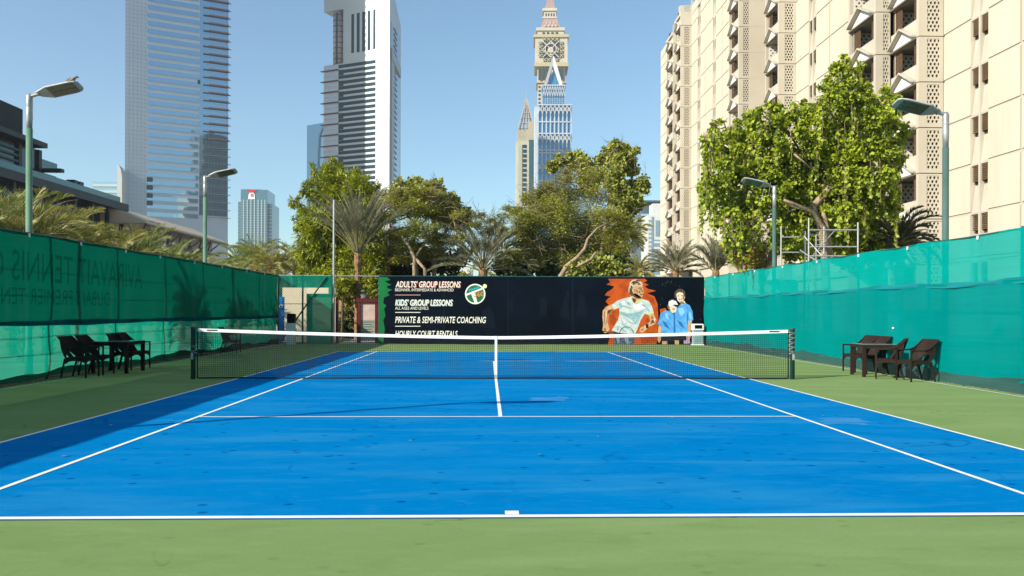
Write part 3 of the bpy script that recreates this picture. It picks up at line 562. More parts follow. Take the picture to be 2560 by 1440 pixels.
film([[(1583, 758), (1592, 763), (1604, 758), (1612, 770), (1596, 774), (1584, 770)], [(1550, 757), (1560, 753), (1564, 762), (1556, 760)]], 'shirt_light', mat('print_shirt_light', (.84, .86, .83)), .0038)
film([[(1540, 840), (1550, 838), (1548, 858), (1544, 858)], [(1560, 842), (1568, 838), (1574, 858), (1566, 860)]], 'shorts_fold', mat('print_shorts_light', (.2, .24, .3)), .0034)
film([[(1662, 784), (1668, 782), (1672, 800), (1666, 796)], [(1696, 772), (1706, 768), (1712, 780), (1704, 790), (1698, 784)], [(1722, 778), (1728, 784), (1729, 796), (1724, 798)]], 'shirt_light', mat('print_blue_light', (.22, .50, .82)), .0049)
film([[(1668, 762), (1674, 768), (1676, 776), (1670, 772)], [(1701, 756), (1710, 755), (1712, 760), (1704, 761)], [(1709, 736), (1711, 742), (1708, 750), (1706, 744)]], 'face_shade', bpy.data.materials['print_skin_mid'], .0058)
film([[(1524, 790), (1534, 784), (1542, 800), (1534, 815), (1526, 812)], [(1612, 800), (1620, 794), (1626, 806), (1616, 808)], [(1600, 836), (1640, 832), (1640, 856), (1604, 858)], [(1616, 740), (1634, 745), (1638, 764), (1624, 752)]], 'orange_shade', mat('rust_print', (.27, .036, .003), (.36, .05, .004), 9, .5), .0025)
for px in (1110, 1270, 1432): film([[(px-.35, 696), (px+.35, 696), (px+.35, 856), (px-.35, 856)]], 'banner_seam', mat('seam_print', (.012, .018, .03)), .0022)
# litter bin
p = gnd(1745, 866)
t = thing('litter_bin', (xat(1744, YW-.35), YW-.35, 0), 'white topped litter bin standing at the right end of the banner', 'litter bin')
hw_ = (xat(1756, YW-.35)-xat(1730, YW-.35))/2
MB().box(-hw_+.02, hw_-.02, -.17, .17, .05, .66).build('body', mat('bin_grey', (.28, .38, .40), (.2, .3, .32), 4, .5), t)
h_ = MB().box(-hw_, hw_, -.19, .19, .66, .72).box(-hw_, -hw_+.06, -.19, .19, .722, .88).box(hw_-.06, hw_, -.19, .19, .722, .88).prism([(-hw_, -.19), (hw_, -.19), (hw_, .19), (-hw_, .19)], .882, .93, [(-hw_+.03, -.16), (hw_-.03, -.16), (hw_-.03, .16), (-hw_+.03, .16)]).build('hood', K['whitemetal'], t)
MB().box(-hw_+.06, hw_-.06, -.15, .15, .722, .88).build('opening', K['black'], t)
MB().box(-hw_-.01, hw_+.01, -.2, .2, 0, .05).build('foot', K['whitemetal'], t)

# ================================================================== lamps
def lamp(X, px, ztop, sgn, label, gm, name='court_lamp', y=None, hd=1.0):
    y = yat(px, X) if y is None else y
    t = thing(name, (X, y, 0), label, 'lamp post', 'court lamps')
    MB().lathe((0, 0, 0), [(.085, 0), (.085, .6), (.068, .62), (.066, ztop-.75), (.0, ztop-.75)], 16).build('pole', gm, t, True)
    MB().lathe((0, 0, 0), [(.0, ztop-.752), (.058, ztop-.75), (.062, ztop-.56), (.066, ztop-.55), (.066, ztop-.32), (.06, ztop-.3), (.066, ztop-.28), (.066, ztop-.06), (.04, ztop), (0, ztop)], 16).build('spigot', K['galv'], t, True)
    H = MB(); tl = math.radians(13); c, s_ = math.cos(tl), math.sin(tl)
    MB().tube([(0, 0, ztop-.06), (sgn*.2, 0, ztop+.0)], .04, 10).build('arm', K['galv'], t)
    ro = math.radians(17); cr_, sr_ = math.cos(ro), math.sin(ro)
    def tr(u, v, w_):
        v, w_ = v*cr_+w_*sr_, -v*sr_+w_*cr_                    # the head is rolled so its lens looks at the court
        return (sgn*(.14+u*c-w_*s_), v, ztop-.03+u*s_+w_*c)
    L_, Wd = .98*hd, .21
    sec = [(0, .05, .03, .06), (.10, .11, .0, .085), (.3, Wd, -.01, .09), (.8, Wd, -.01, .065), (.93, .18, -.008, .05), (L_, .12, .0, .035)]
    vs = []
    for u, wd_, lo, hi in sec:
        for v, z in ((-wd_, lo), (wd_, lo), (wd_, lo+.03), (wd_*.55, hi), (-wd_*.55, hi), (-wd_, lo+.03)): vs.append(tr(u, v, z))
    fs = [(i*6+j, i*6+(j+1) % 6, (i+1)*6+(j+1) % 6, (i+1)*6+j) for i in range(5) for j in range(6)] + [(5, 4, 3, 2, 1, 0), tuple(range(30, 36))]
    H.add(vs, fs); ho = H.build('lamp_head', K['lamphead'], t)
    ls = MB()
    for v0, v1 in ((-.175, -.006), (.006, .175)): ls.hexa([tr(a, b, z) for z in (-.022, -.011) for a, b in ((.32, v0), (.88, v0), (.88, v1), (.32, v1))])
    ls.build('lens', K['lens'], ho)
    return t, tr
lt1, tr1 = lamp(-10.15, 72, 6.15, 1, 'tall green lamp post behind the left fence with a bird on its head', K['lampgreen'])
lamp(-10.15, 512, 6.2, 1, 'far green lamp post behind the left fence in front of the glass tower', K['lampgreen'])
lamp(-10.15, 0, 6.1, 1, 'near lamp post behind the left fence out of view, casting the long shadow', K['lampgreen'], y=-10.9)
lamp(9.55, 2363, 5.72, -1, 'tall lamp post behind the right fence beside the apartment block', K['lampgreen2'])
lamp(9.55, 1935, 5.75, -1, 'far lamp post behind the right fence in front of the vine covered tree', K['lampgreen2'])
# bird on the near left lamp
bt = thing('bird', (0, 0, 0), 'small brown bird perched on the tall left lamp head', 'bird')
y1 = lt1.location[1]; B0 = Vector(lt1.location)+Vector(tr1(.80, 0, .075))
bird_m = mat('bird_feathers', (.30, .24, .19), (.18, .14, .11), 60, .7)
bb = MB()
vs = []; prof = [(-.17, .010, .0), (-.09, .022, .015), (-.04, .045, .035), (.01, .055, .055), (.05, .042, .09), (.075, .030, .115), (.10, .027, .128), (.12, .018, .125), (.145, .004, .115)]
for u, r, z in prof:
    for j in range(12): g_ = 2*math.pi*j/12; vs.append((B0[0]+u, B0[1]+r*math.cos(g_), B0[2]+z+.04+r*math.sin(g_)*1.05))
bb.add(vs, [(i*12+j, i*12+(j+1) % 12, (i+1)*12+(j+1) % 12, (i+1)*12+j) for i in range(8) for j in range(12)]+[tuple(range(12))[::-1], tuple(range(96, 108))])
bt.location = B0
rel(bb.build('body', bird_m, None, True), bt)
for sg in (-1, 1):
    rel(MB().add([(B0[0]+.05, B0[1]+sg*.045, B0[2]+.11), (B0[0]-.03, B0[1]+sg*.055, B0[2]+.125), (B0[0]-.15, B0[1]+sg*.02, B0[2]+.06), (B0[0]-.02, B0[1]+sg*.055, B0[2]+.075)], [(0, 1, 2, 3)]).build('wing', mat('wing', (.2, .16, .13)), None), bt)
    rel(MB().tube([(B0[0]+.01, B0[1]+sg*.018, B0[2]+.055), (B0[0]+.015, B0[1]+sg*.02, B0[2]-.005)], .005, 5).build('leg', K['black'], None), bt)

# ================================================================== wicker chairs and tables
def chair_proto(wm, label, cat='armchair', group=None):
    t = thing('wicker_armchair', (0, 0, 0), label, cat, group)      # faces +x
    # seat and apron with a bowed lower edge
    MB().prism([(-.20, -.245), (.25, -.265), (.25, .265), (-.20, .245)], .405, .44).build('seat', wm, t)
    def apron(p0, p1):
        n = 8; mb = MB(); p0 = np.array(p0); p1 = np.array(p1); dr = (p1-p0)/np.linalg.norm(p1-p0); nn = np.array([dr[1], -dr[0]])*.012
        vs = []
        for i in range(n+1):
            q = i/n; c = p0+(p1-p0)*q; lo = .335+.03*math.sin(math.pi*q)*1.0-.03*(q in (0, 1))
            for sg in (-1, 1):
                for z in (lo, .404): vs.append((c[0]+nn[0]*sg, c[1]+nn[1]*sg, z))
        fs = []
        for i in range(n):
            a = i*4; b = a+4; fs += [(a, b, b+1, a+1), (a+2, a+3, b+3, b+2), (a+1, b+1, b+3, a+3), (a, a+2, b+2, b)]
        mb.add(vs, fs+[(0, 1, 3, 2), (n*4, n*4+2, n*4+3, n*4+1)]); return mb
    for a, b in (((-.18, -.25), (.24, -.268)), ((-.18, .25), (.24, .268)), ((.245, -.25), (.245, .25)), ((-.205, -.23), (-.205, .23))): apron(a, b).build('apron', wm, t)
    for sy in (-1, 1):
        MB().bar((.255, sy*.272, 0), (.255, sy*.272, .655), .029).build('front_leg', wm, t)
        MB().bar((-.30, sy*.235, 0), (-.205, sy*.25, .42), .029).build('rear_leg', wm, t)
    # back: a wrapped shell, wide at the top, drawn into two feet with an arch between
    n = 14; vs = []; mb = MB()
    def shell(u, v, off):                         # u -1..1 across, v 0..1 up
        wid = .20+.075*min(1, v*1.25); x = -.205-.16*v-.015 + .17*(abs(u)**3)*(1-v)**.8 + .03*(abs(u)**2)
        return (x+off, u*wid*1.06, .43+v*.46)
    m_ = 9
    for i in range(n+1):
        u = -1+2*i/n
        arch = .34*math.sqrt(max(0, 1-(u/.62)**2)) if abs(u) < .62 else 0.0
        for j in range(m_+1):
            v = arch*.9+(1-arch*.9)*j/m_
            vs.append(shell(u, v, 0)); vs.append(shell(u, v, -.022))
    def I(i, j, k): return (i*(m_+1)+j)*2+k
    fs = []
    for i in range(n):
        for j in range(m_): fs += [(I(i, j, 0), I(i+1, j, 0), I(i+1, j+1, 0), I(i, j+1, 0)), (I(i, j, 1), I(i, j+1, 1), I(i+1, j+1, 1), I(i+1, j, 1))]
        fs += [(I(i, 0, 0), I(i, 0, 1), I(i+1, 0, 1), I(i+1, 0, 0)), (I(i, m_, 0), I(i+1, m_, 0), I(i+1, m_, 1), I(i, m_, 1))]
    for j in range(m_): fs += [(I(0, j, 0), I(0, j+1, 0), I(0, j+1, 1), I(0, j, 1)), (I(n, j, 0), I(n, j, 1), I(n, j+1, 1), I(n, j+1, 0))]
    mb.add(vs, fs); mb.build('backrest', wm, t)
    for sy in (-1, 1):
        MB().tube([(.272, sy*.272, .655), (.10, sy*.278, .652), (-.04, sy*.285, .658), (-.15, sy*.287, .70), (-.25, sy*.285, .78), (-.335, sy*.28, .87)], [.021]*6, 6, True, (1, .8)).build('armrest', wm, t)
        # side gusset from arm down to the seat
        mb = MB(); A = [(-.02, .655), (-.14, .69), (-.30, .80), (-.27, .62), (-.20, .44), (-.16, .44), (-.15, .53), (-.10, .61)]
        mb.add([(x, sy*.272, z) for x, z in A]+[(x, sy*.286, z) for x, z in A], [tuple(range(8))[::-1], tuple(range(8, 16))]+[(i, (i+1) % 8, 8+(i+1) % 8, 8+i) for i in range(8)]).build('side_panel', wm, t)
    return t
def table_proto(wm, lx, ly, label, h=.74):
    t = thing('garden_table', (0, 0, 0), label, 'table', 'courtside tables')
    for sx in (-1, 1):
        for sy in (-1, 1): MB().box(sx*lx/2-.034*(1+sx), sx*lx/2+.034*(1-sx), sy*ly/2-.034*(1+sy), sy*ly/2+.034*(1-sy), 0, h-.09).build('leg', wm, t)
    MB().box(-lx/2-.003, lx/2+.003, -ly/2-.003, -ly/2+.05, h-.088, h-.015).box(-lx/2-.003, lx/2+.003, ly/2-.05, ly/2+.003, h-.088, h-.015).box(-lx/2-.003, -lx/2+.05, -ly/2+.052, ly/2-.052, h-.088, h-.015).box(lx/2-.05, lx/2+.003, -ly/2+.052, ly/2-.052, h-.088, h-.015).build('table_frame', wm, t)
    MB().box(-lx/2+.01, lx/2-.01, -ly/2+.01, ly/2-.01, h-.013, h-.004).build('glass_top', K['glasstop'], t)
    return t
G = 'wicker armchairs beside the court'
def put(o, p, deg, z=0): o.location = (p[0], p[1], z); o.rotation_euler = (0, 0, math.radians(deg))
cL = chair_proto(K['wickershade'], 'shaded wicker armchair nearest the camera at the shaded left table', group=G)
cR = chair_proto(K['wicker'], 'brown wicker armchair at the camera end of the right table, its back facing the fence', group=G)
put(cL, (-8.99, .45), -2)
for p, dg_, lb in (((-8.99, 1.20), 1, 'shaded wicker armchair second from the camera, pushed against the shaded left table'), ((-8.99, 2.70), -2, 'shaded wicker armchair behind the left table, its back partly hidden by its neighbour'), ((-8.98, 3.22), 3, 'shaded wicker armchair beyond the left table with an armrest showing past the table leg'), ((-8.97, 10.9), 4, 'single shaded wicker armchair against the left fence, seen through the net')):
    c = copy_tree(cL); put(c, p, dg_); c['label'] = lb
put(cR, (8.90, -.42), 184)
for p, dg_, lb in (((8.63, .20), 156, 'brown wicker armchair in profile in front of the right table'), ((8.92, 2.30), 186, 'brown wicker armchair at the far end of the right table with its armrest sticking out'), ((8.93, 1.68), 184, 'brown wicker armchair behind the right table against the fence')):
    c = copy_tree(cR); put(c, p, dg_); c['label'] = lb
tL = table_proto(K['wickershade'], .82, .98, 'dark square table in the shade by the left fence'); put(tL, (-8.83, 1.94), 0)
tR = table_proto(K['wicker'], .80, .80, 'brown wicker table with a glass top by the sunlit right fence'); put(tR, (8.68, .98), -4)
# ================================================================== buildings
def D(px, d): return CP[:2] + np.array([hz(px)[0], 1.0])*d      # plan point d metres ahead in picture column px
def rot(u, deg): a = math.radians(deg); return np.array([u[0]*math.cos(a)-u[1]*math.sin(a), u[0]*math.sin(a)+u[1]*math.cos(a)])
def bl(P, o): return rel(o, P)
alu = mat('aluminium_cladding', (.36, .41, .46), (.39, .44, .49), .08, .38, metal=.3)
alujoint = mat('cladding_joint', (.16, .19, .22), rough=.5)
glassA = glass_mat('blue_glass', (.36, .50, .60), .03, 1.0, wob=.035, sc=.16)
glassB = glass_mat('dark_blue_glass', (.012, .035, .05), .12, .0, spec=.35)
finb = mat('brown_louvre', (.16, .10, .08), rough=.6); find = mat('dark_fin', (.02, .03, .05), rough=.5)
# ---- tower A
A0 = D(311, 413); uA = rot((0, 1), -63.0); FA = Fac(A0, uA)
t = thing('office_tower', (A0[0], A0[1], 0), 'very tall grey blue glass and aluminium office tower left of centre', 'skyscraper')
LA = FA.s(569); ZA = 262
corner = A0+FA.u*LA; back = A0+rot(FA.u, 60)*LA
bl(t, MB().prism([tuple(A0), tuple(corner), tuple(back)], 0, ZA).build('wall', alu))
fh = 3.97; z0 = FA.z(430, 21) % fh                # window band tops
sg0, sg1 = FA.s(366), FA.s(494); sr0, sr1 = FA.s(497), FA.s(567.5)
zlow = FA.z(535, 540)
zt = FA.z(430, 21)-fh*math.floor((FA.z(430, 21)-zlow)/fh)
bl(t, MB().fbox(FA, sr0, sr1, zlow, ZA-8, 0.02, .18).build('glass_bay', glassA))
i = 0; z = zt
while z < ZA-10:
    s0_ = sg0
    if z < FA.z(430, 400): s0_ = FA.s(366)
    bl(t, MB().fbox(FA, s0_, sg1, z-2.15, z, .01, .14).build('window_band', glassA))
    if z > FA.z(560, 345)-3:
        f_ = MB().fbox(FA, FA.s(520), FA.s(569)+.2, z-.75, z-.05, .2, .8)
        bl(t, f_.build('louvre', finb))
        bl(t, MB().fbox(FA, FA.s(506), FA.s(569)+1.1, z-1.05, z-.80, .2, 1.2).build('fin', find))
    else: bl(t, MB().fbox(FA, FA.s(506), FA.s(569)+1.1, z-1.25, z-1.05, .2, 1.6).build('fin', alujoint))
    z += fh; i += 1
j = MB()
z = 3
while z < ZA:
    j.fbox(FA, 0, sg0-.1, z, z+.07, 0, .03); z += fh/2
for q in np.linspace(0, LA, 28)[1:-1]:
    if q < sg0 or q > sg1+.3 and False: j.fbox(FA, q, q+.06, 0, ZA, 0, .025)
bl(t, j.build('panel_joint', alujoint))
j = MB()
for q in np.arange(sr0+1.4, sr1, 1.5): j.fbox(FA, q, q+.06, zlow, ZA-8, .18, .21)
z = zt
while z < ZA-10: j.fbox(FA, sr0, sr1, z-.05, z+.05, .18, .215); z += fh/2
bl(t, j.build('mullion', alujoint))
for r in (448, 468, 488, 507): 
    zz = FA.z(370, r); bl(t, MB().fbox(FA, FA.s(366), FA.s(381), zz-1.3, zz+1.0, .15, .3).build('open_pane', glassB))
bl(t, MB().fbox(FA, FA.s(492), FA.s(499), FA.z(495, 210), FA.z(495, 200), .19, .3).build('open_pane', glassB))
# the dark tower behind the viewer that the glass of the office tower mirrors
p = np.array([239., -112.]); u2 = rot((1, 0), 10)
o = thing('mirrored_tower', (p[0], p[1], 0), 'dark green glass tower behind the viewer, mirrored in the office tower', 'skyscraper')
def qd(a, b, d0, d1): return [tuple(p+u2*a-rot(u2, -90)*(-d0)), tuple(p+u2*b-rot(u2, -90)*(-d0)), tuple(p+u2*b-rot(u2, -90)*(-d1)), tuple(p+u2*a-rot(u2, -90)*(-d1))]
bl(o, MB().prism(qd(-15, 26, 0, 24), 0, 224).build('tower_body', mat('dark_tower', (.02, .04, .045), (.05, .07, .07), .05, .4)))
bl(o, MB().prism(qd(-34, -15.1, 3, 24), 0, 148).build('lower_wing', mat('pale_tower', (.4, .4, .36), (.3, .32, .3), .05, .6)))
j = MB()
for z_ in range(20, 222, 4): j.prism(qd(-15, 26, -.5, -.01), z_, z_+1.0)
bl(o, j.build('floor_lines', mat('tower_lines', (.10, .13, .13), rough=.5)))
tag(o, 'dark green glass tower behind the viewer, mirrored in the office tower', 'skyscraper')
# ---- tower B
B0 = D(972, 469); uB = rot((0, 1), 63.9); FB = Fac(B0, uB)
t = thing('hotel_tower', (B0[0], B0[1], 0), 'white and grey tall hotel tower with dark ribbon windows and a notched top', 'skyscraper')
sB = lambda px: FB.s(px); zB = lambda px, py: FB.z(px, py)
white = mat('white_cladding', (.47, .475, .47), (.43, .435, .43), .06, .4, metal=.1)
LB = sB(808); Rv = rot((0, 1), -1.2); L2 = 50
back = B0+Rv*L2; farL = B0+FB.u*LB
zm = zB(856, 158)                                   # top of the lower block
zroofN = zB(972, -60); ztop2 = FB.z(856, -60)
def zR(py, px=996): d_ = ray(px, py); return CP[2]+d_[2]*(back[1]-CP[1])/d_[1]
zb_ = zR(66)
bl(t, MB().prism([tuple(B0), tuple(back), tuple(farL)], 0, zm).build('lower_block', white))
S856 = sB(856); pm_ = B0+FB.u*S856; pb_ = back+(farL-back)*(S856/LB)
bl(t, MB().prism([tuple(B0), tuple(back), tuple(pb_), tuple(pm_)], zm+.01, [zroofN, zb_, zb_+5, ztop2]).build('upper_block', white))
bl(t, MB().fbox(FB, S856+.02, LB, zB(830, 27), zB(830, -60), -22, 0).build('overhang', white))
rr = (sB(831)-sB(855))/2*.95; cc = FB.p((sB(831)+sB(855))/2+1.9, 0, -rr-.1)
cm = mat('column_bronze', (.42, .32, .29), (.36, .27, .25), .3, .35, metal=.2)
bl(t, MB().lathe((cc[0], cc[1], zm), [(rr, 0), (rr, zB(845, 25)-zm)], 20).build('column', cm, smooth=True))
j = MB(); z = zm
while z < zB(845, 30): j.lathe((cc[0], cc[1], z), [(rr+.12, 0), (rr+.12, .35)], 20); z += 3.2
bl(t, j.build('column_ring', find)); bl(t, MB().fbox(FB, sB(841), sB(838), zm, zB(845, 30), -.6, .12).build('column_slot', find))
for a_, b_, r0, r1 in ((876.5, 883, 36, 133), (890, 897, 33, 131), (903.5, 910.5, 30, 129), (917, 923.5, 27, 126), (931, 936.5, 24, 123)):
    bl(t, MB().fbox(FB, sB(b_), sB(a_), zB(a_, r1), zB(a_, r0), .01, .12).build('tall_window', glassB))
zz = zB(937, 149.5); fb = (zB(937, 149.5)-zB(937, 149.5+13.8)); k = 0
gls = glass_mat('sky_glare_glass', (.62, .65, .70), .22, .3)  # pale colour stands in for the bright sky mirrored in these bays
while zz > 8:
    a_ = 845 if k % 2 == 0 else 857
    bl(t, MB().fbox(FB, sB(937), sB(a_), zz-fb*.60, zz, .01, .14).fbox(FB, sB(a_)+.001, sB(845)+.002, zz-fb*.95, zz+fb*.05, .01, .13).build('ribbon_window', glassB))
    if k % 2 == 0:
        bl(t, MB().fbox(FB, sB(844), LB+.05, zz-fb*1.75, zz+fb*.0-.2, .01, .12).build('sky_glare_bay', gls))
        bl(t, MB().fbox(FB, sB(845), LB+1.4, zz-fb*.95, zz-fb*.82, .13, 1.5).build('fin', mat('red_fin', (.12, .03, .02)) if k == 0 else bpy.data.materials['red_fin']))
    zz -= fb; k += 1
FR = Fac(B0, Rv); q0, q1 = 5, 44
fr_ = mat('grey_frame', (.33, .36, .38), rough=.5)
bl(t, MB().fpoly(FR, [(q0, 6), (q1, 6), (q1, zb_-8), (q0, zroofN-24)], .01, .2).build('side_glazing', glass_mat('side_glass', (.12, .17, .22), .15, .5)))
j = MB(); z = 10
while z < zb_-10: j.fbox(FR, q0+12, q0+24, z, z+.5, .2, .7); z += 3.4
bl(t, j.fbox(FR, q0+.5, q0+12, 6, zb_-30, .2, .5).build('side_frame', fr_)); bl(t, MB().fbox(FR, q0-.5, q1+.5, zR(185, 985)-4, zR(185, 985)+2, .2, .9).build('side_beam', fr_))
# ---- glass tower behind tower B
Y_ = 620; C0 = D(766, Y_); C1 = D(812, Y_+14)
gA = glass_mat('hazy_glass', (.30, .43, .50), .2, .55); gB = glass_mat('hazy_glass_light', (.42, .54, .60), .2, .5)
t = thing('glass_tower', (C0[0], C0[1], 0), 'hazy folded glass tower partly hidden behind the white hotel tower', 'skyscraper')
ztl = CP[2]+(778-318)/FPX*Y_; zt2 = CP[2]+(778-310)/FPX*(Y_+14)
bl(t, MB().prism([tuple(C0), tuple(C1), tuple(C1+[0, 26]), tuple(C0+[0, 26])], 0, [ztl, zt2, zt2, ztl]).build('shaft', gA))
FC = Fac(C0, C1-C0); bl(t, MB().fpoly(FC, [(FC.s(780), 4), (FC.s(811), 4), (FC.s(811), zt2-2), (FC.s(799), FC.z(799, 340))], .0, 1.5).build('folded_face', gB))
# ---- tower F with portrait sign
t0 = D(602, 700); FF = Fac(t0, (1, .05))
t = thing('office_block', (t0[0], t0[1], 0), 'stepped blue glass office block with a red and white picture on its crown', 'office building')
gF = glass_mat('office_glass', (.10, .19, .22), .15, .4); gF2 = glass_mat('office_glass_side', (.07, .11, .14), .2, .3); mF = mat('office_mullion', (.34, .42, .44), rough=.5)
def fz(py): return CP[2]+(778-py)/FPX*700
s_ = FF.s
bl(t, MB().fbox(FF, s_(601), s_(668), 0, fz(478), -30, 0).build('main_block', gF)); bl(t, MB().fbox(FF, s_(593), s_(601)-.02, 0, fz(509), -26, -2).build('left_wing', gF))
bl(t, MB().fbox(FF, s_(668)+.02, s_(679), 0, fz(512), -30, -1).build('side_wing', gF2)); bl(t, MB().fbox(FF, s_(601)+1, s_(668)-6, fz(478)+.01, fz(476.5), -28, -2).build('parapet', gF2))
j = MB()
for px in (609, 618, 627, 636, 645, 654, 662): j.fbox(FF, s_(px)-.35, s_(px)+.35, 0, fz(503), 0, .6)
bl(t, j.build('pilaster', mF)); j = MB()
for py in range(507, 680, 6): j.fbox(FF, s_(601)+.1, s_(668)-.1, fz(py), fz(py-1.5), .01, .25)
bl(t, j.build('floor_band', mat('office_band', (.2, .27, .29)))); j = MB()
for py in range(510, 680, 9): j.fbox(FF, s_(593)-.02, s_(601)-.1, fz(py), fz(py-2), -2, -1.7).fbox(FF, s_(668)+.1, s_(679)-.1, fz(py+6), fz(py+4.5), -1, -.7)
bl(t, j.build('side_band', mat('office_band2', (.15, .2, .22))))
bl(t, MB().fpoly(FF, [(s_(620), fz(502)), (s_(637), fz(502)), (s_(636), fz(490)), (s_(633), fz(485)), (s_(624), fz(485)), (s_(621), fz(491))], .3, .6).build('headscarf_print', K['white']))
bl(t, MB().fpoly(FF, [(s_(616), fz(478.5)), (s_(640), fz(478.5)), (s_(637), fz(483)), (s_(632), fz(485.5)), (s_(622), fz(486)), (s_(619), fz(482))], .61, .8).build('red_print', mat('red_print', (.5, .02, .03))))
bl(t, MB().fpoly(FF, [(s_(626), fz(496)), (s_(633), fz(496)), (s_(633), fz(488)), (s_(626), fz(488))], .61, .8).build('face_print', mat('face_print', (.35, .2, .15))))
# ---- clock tower
Yc = 720; c0 = D(1337, Yc); FK = Fac(c0, (1, -.05)); kx = FK.s; kz = lambda py: CP[2]+(779-py)/FPX*Yc
cw = mat('cream_stone', (.50, .46, .36), (.44, .40, .31), .1, .7); cg = mat('ochre_stone', (.42, .36, .20), rough=.7); pk = mat('pink_tiles', (.36, .23, .21), (.31, .2, .19), .3, .7); dk = mat('clock_dark', (.04, .05, .05), rough=.4)
t = thing('clock_tower', (c0[0], c0[1], 0), 'cream tower with an open clock square and pink tiled roof stages', 'skyscraper')
def blk(name, m, a, b, r0, r1, a2=None, b2=None, grow=0):
    w0 = kx(b)-kx(a); dpt = w0; s0, s1 = kx(a), kx(b); off = (kx(1418)-kx(1337)-w0)/2
    a2 = a if a2 is None else a2; b2 = b if b2 is None else b2; u0, u1 = kx(a2), kx(b2); off2 = (kx(1418)-kx(1337)-(u1-u0))/2
    lo = [FK.p(s0, 0, -off), FK.p(s1, 0, -off), FK.p(s1, 0, -off-dpt), FK.p(s0, 0, -off-dpt)]
    hi = [FK.p(u0, 0, -off2), FK.p(u1, 0, -off2), FK.p(u1, 0, -off2-(u1-u0)), FK.p(u0, 0, -off2-(u1-u0))]
    bl(t, MB().prism(lo, kz(r1), kz(r0), hi).build(name, m)); return off
blk('shaft', cw, 1343, 1410, 206, 760); blk('string_course', cg, 1339, 1414, 203, 206); blk('colonnade', cw, 1342, 1411, 166, 202.9)
blk('cornice', cg, 1334, 1419, 156, 166); blk('clock_stage', cw, 1336, 1417, 93.6, 155.9)
blk('cornice', cg, 1332, 1420, 86.5, 93.5); blk('balustrade', cw, 1342, 1408, 74.5, 86.4); blk('cornice', cw, 1338, 1410, 66.5, 74.4)
blk('mansard_roof', pk, 1349, 1400, 37.5, 66.4, 1357, 1391); blk('cornice', cw, 1354, 1391, 33.5, 37.4); blk('lantern', cw, 1358, 1389, 18.5, 33.4); blk('cornice', cw, 1354, 1391, 11.5, 18.4); blk('spire', pk, 1361, 1386, -50, 11.4, 1371, 1376)
def kb(name, m, a, b, r0, r1, w0, w1): bl(t, MB().fbox(FK, kx(a), kx(b), kz(r1), kz(r0), w0, w1).build(name, m))
kb('clock_opening', dk, 1355, 1395, 104, 144, .5, .9)
j = MB()
for (a, b) in (((1355, 104), (1395, 144)), ((1355, 144), (1395, 104)), ((1355, 124), (1375, 104)), ((1375, 104), (1395, 124)), ((1395, 124), (1375, 144)), ((1375, 144), (1355, 124)), ((1355, 131), (1395, 131)), ((1375, 131), (1375, 144))):
    j.fbar(FK, (kx(a[0]), kz(a[1])), (kx(b[0]), kz(b[1])), .75, .9, 1.5)
bl(t, j.build('star_frame', cw)); j = MB()
cxx, czz, r_ = kx(1375), kz(124), kx(1389)-kx(1375)
pts = [(cxx+r_*math.cos(a), czz+r_*math.sin(a)) for a in np.linspace(0, 2*math.pi, 25)]
for i in range(24): j.fbar(FK, pts[i], pts[i+1], .8, .9, 1.9)
bl(t, j.build('clock_ring', cw)); bl(t, MB().fpoly(FK, [(cxx-3.0, kz(130)), (cxx+2.0, kz(130)), (cxx+2.0, kz(120)), (cxx, kz(118)), (cxx-2.4, kz(122))], 1.0, 1.4).build('clock_panel', mat('pale_disc', (.5, .47, .42))))
for (x_, y_) in [(x, 98.5) for x in (1359.5, 1369.5, 1380, 1390)]+[(1348.5, y) for y in (108, 118.5, 129.5, 139.5)]+[(1401.5, y) for y in (108, 118.5, 129.5, 139.5)]+[(x, 150) for x in (1359.5, 1369.5, 1390)]:
    q = MB().fbox(FK, kx(x_-3.6), kx(x_+3.6), kz(y_+3.6), kz(y_-3.6), .4, .8).build('lattice_square', dk); bl(t, q); q2 = MB()
    q2.fbar(FK, (kx(x_-3.6), kz(y_-3.6)), (kx(x_+3.6), kz(y_+3.6)), .55, .8, 1.1).fbar(FK, (kx(x_-3.6), kz(y_+3.6)), (kx(x_+3.6), kz(y_-3.6)), .55, .8, 1.15); o = q2.build('lattice_cross', cg); o.parent = q
for x_ in (1347, 1358, 1368, 1384, 1394, 1403): kb('tall_window', dk, x_-2.6, x_+2.6, 170, 200, -.9, -.4)
for y_ in range(213, 520, 10): kb('small_window', dk, 1344.5, 1349.5, y_, y_+5, -3.4, -2.2)
for x_ in (1363, 1369.5, 1376.5, 1383): kb('lantern_window', dk, x_-1.2, x_+1.2, 24, 31, -10, -8.3)
for x_ in (1357, 1368, 1379, 1390): kb('balustrade_window', dk, x_-3, x_+3, 78, 83, -3, -2.2)
for x_, y_ in [(x, 60) for x in (1360, 1369.5, 1379, 1388)]+[(x, 50.5) for x in (1365, 1374, 1383)]: kb('dormer', cw, x_-1.7, x_+1.9, y_-2.5, y_+2, -8, -4.2 if y_ > 55 else -6.4)
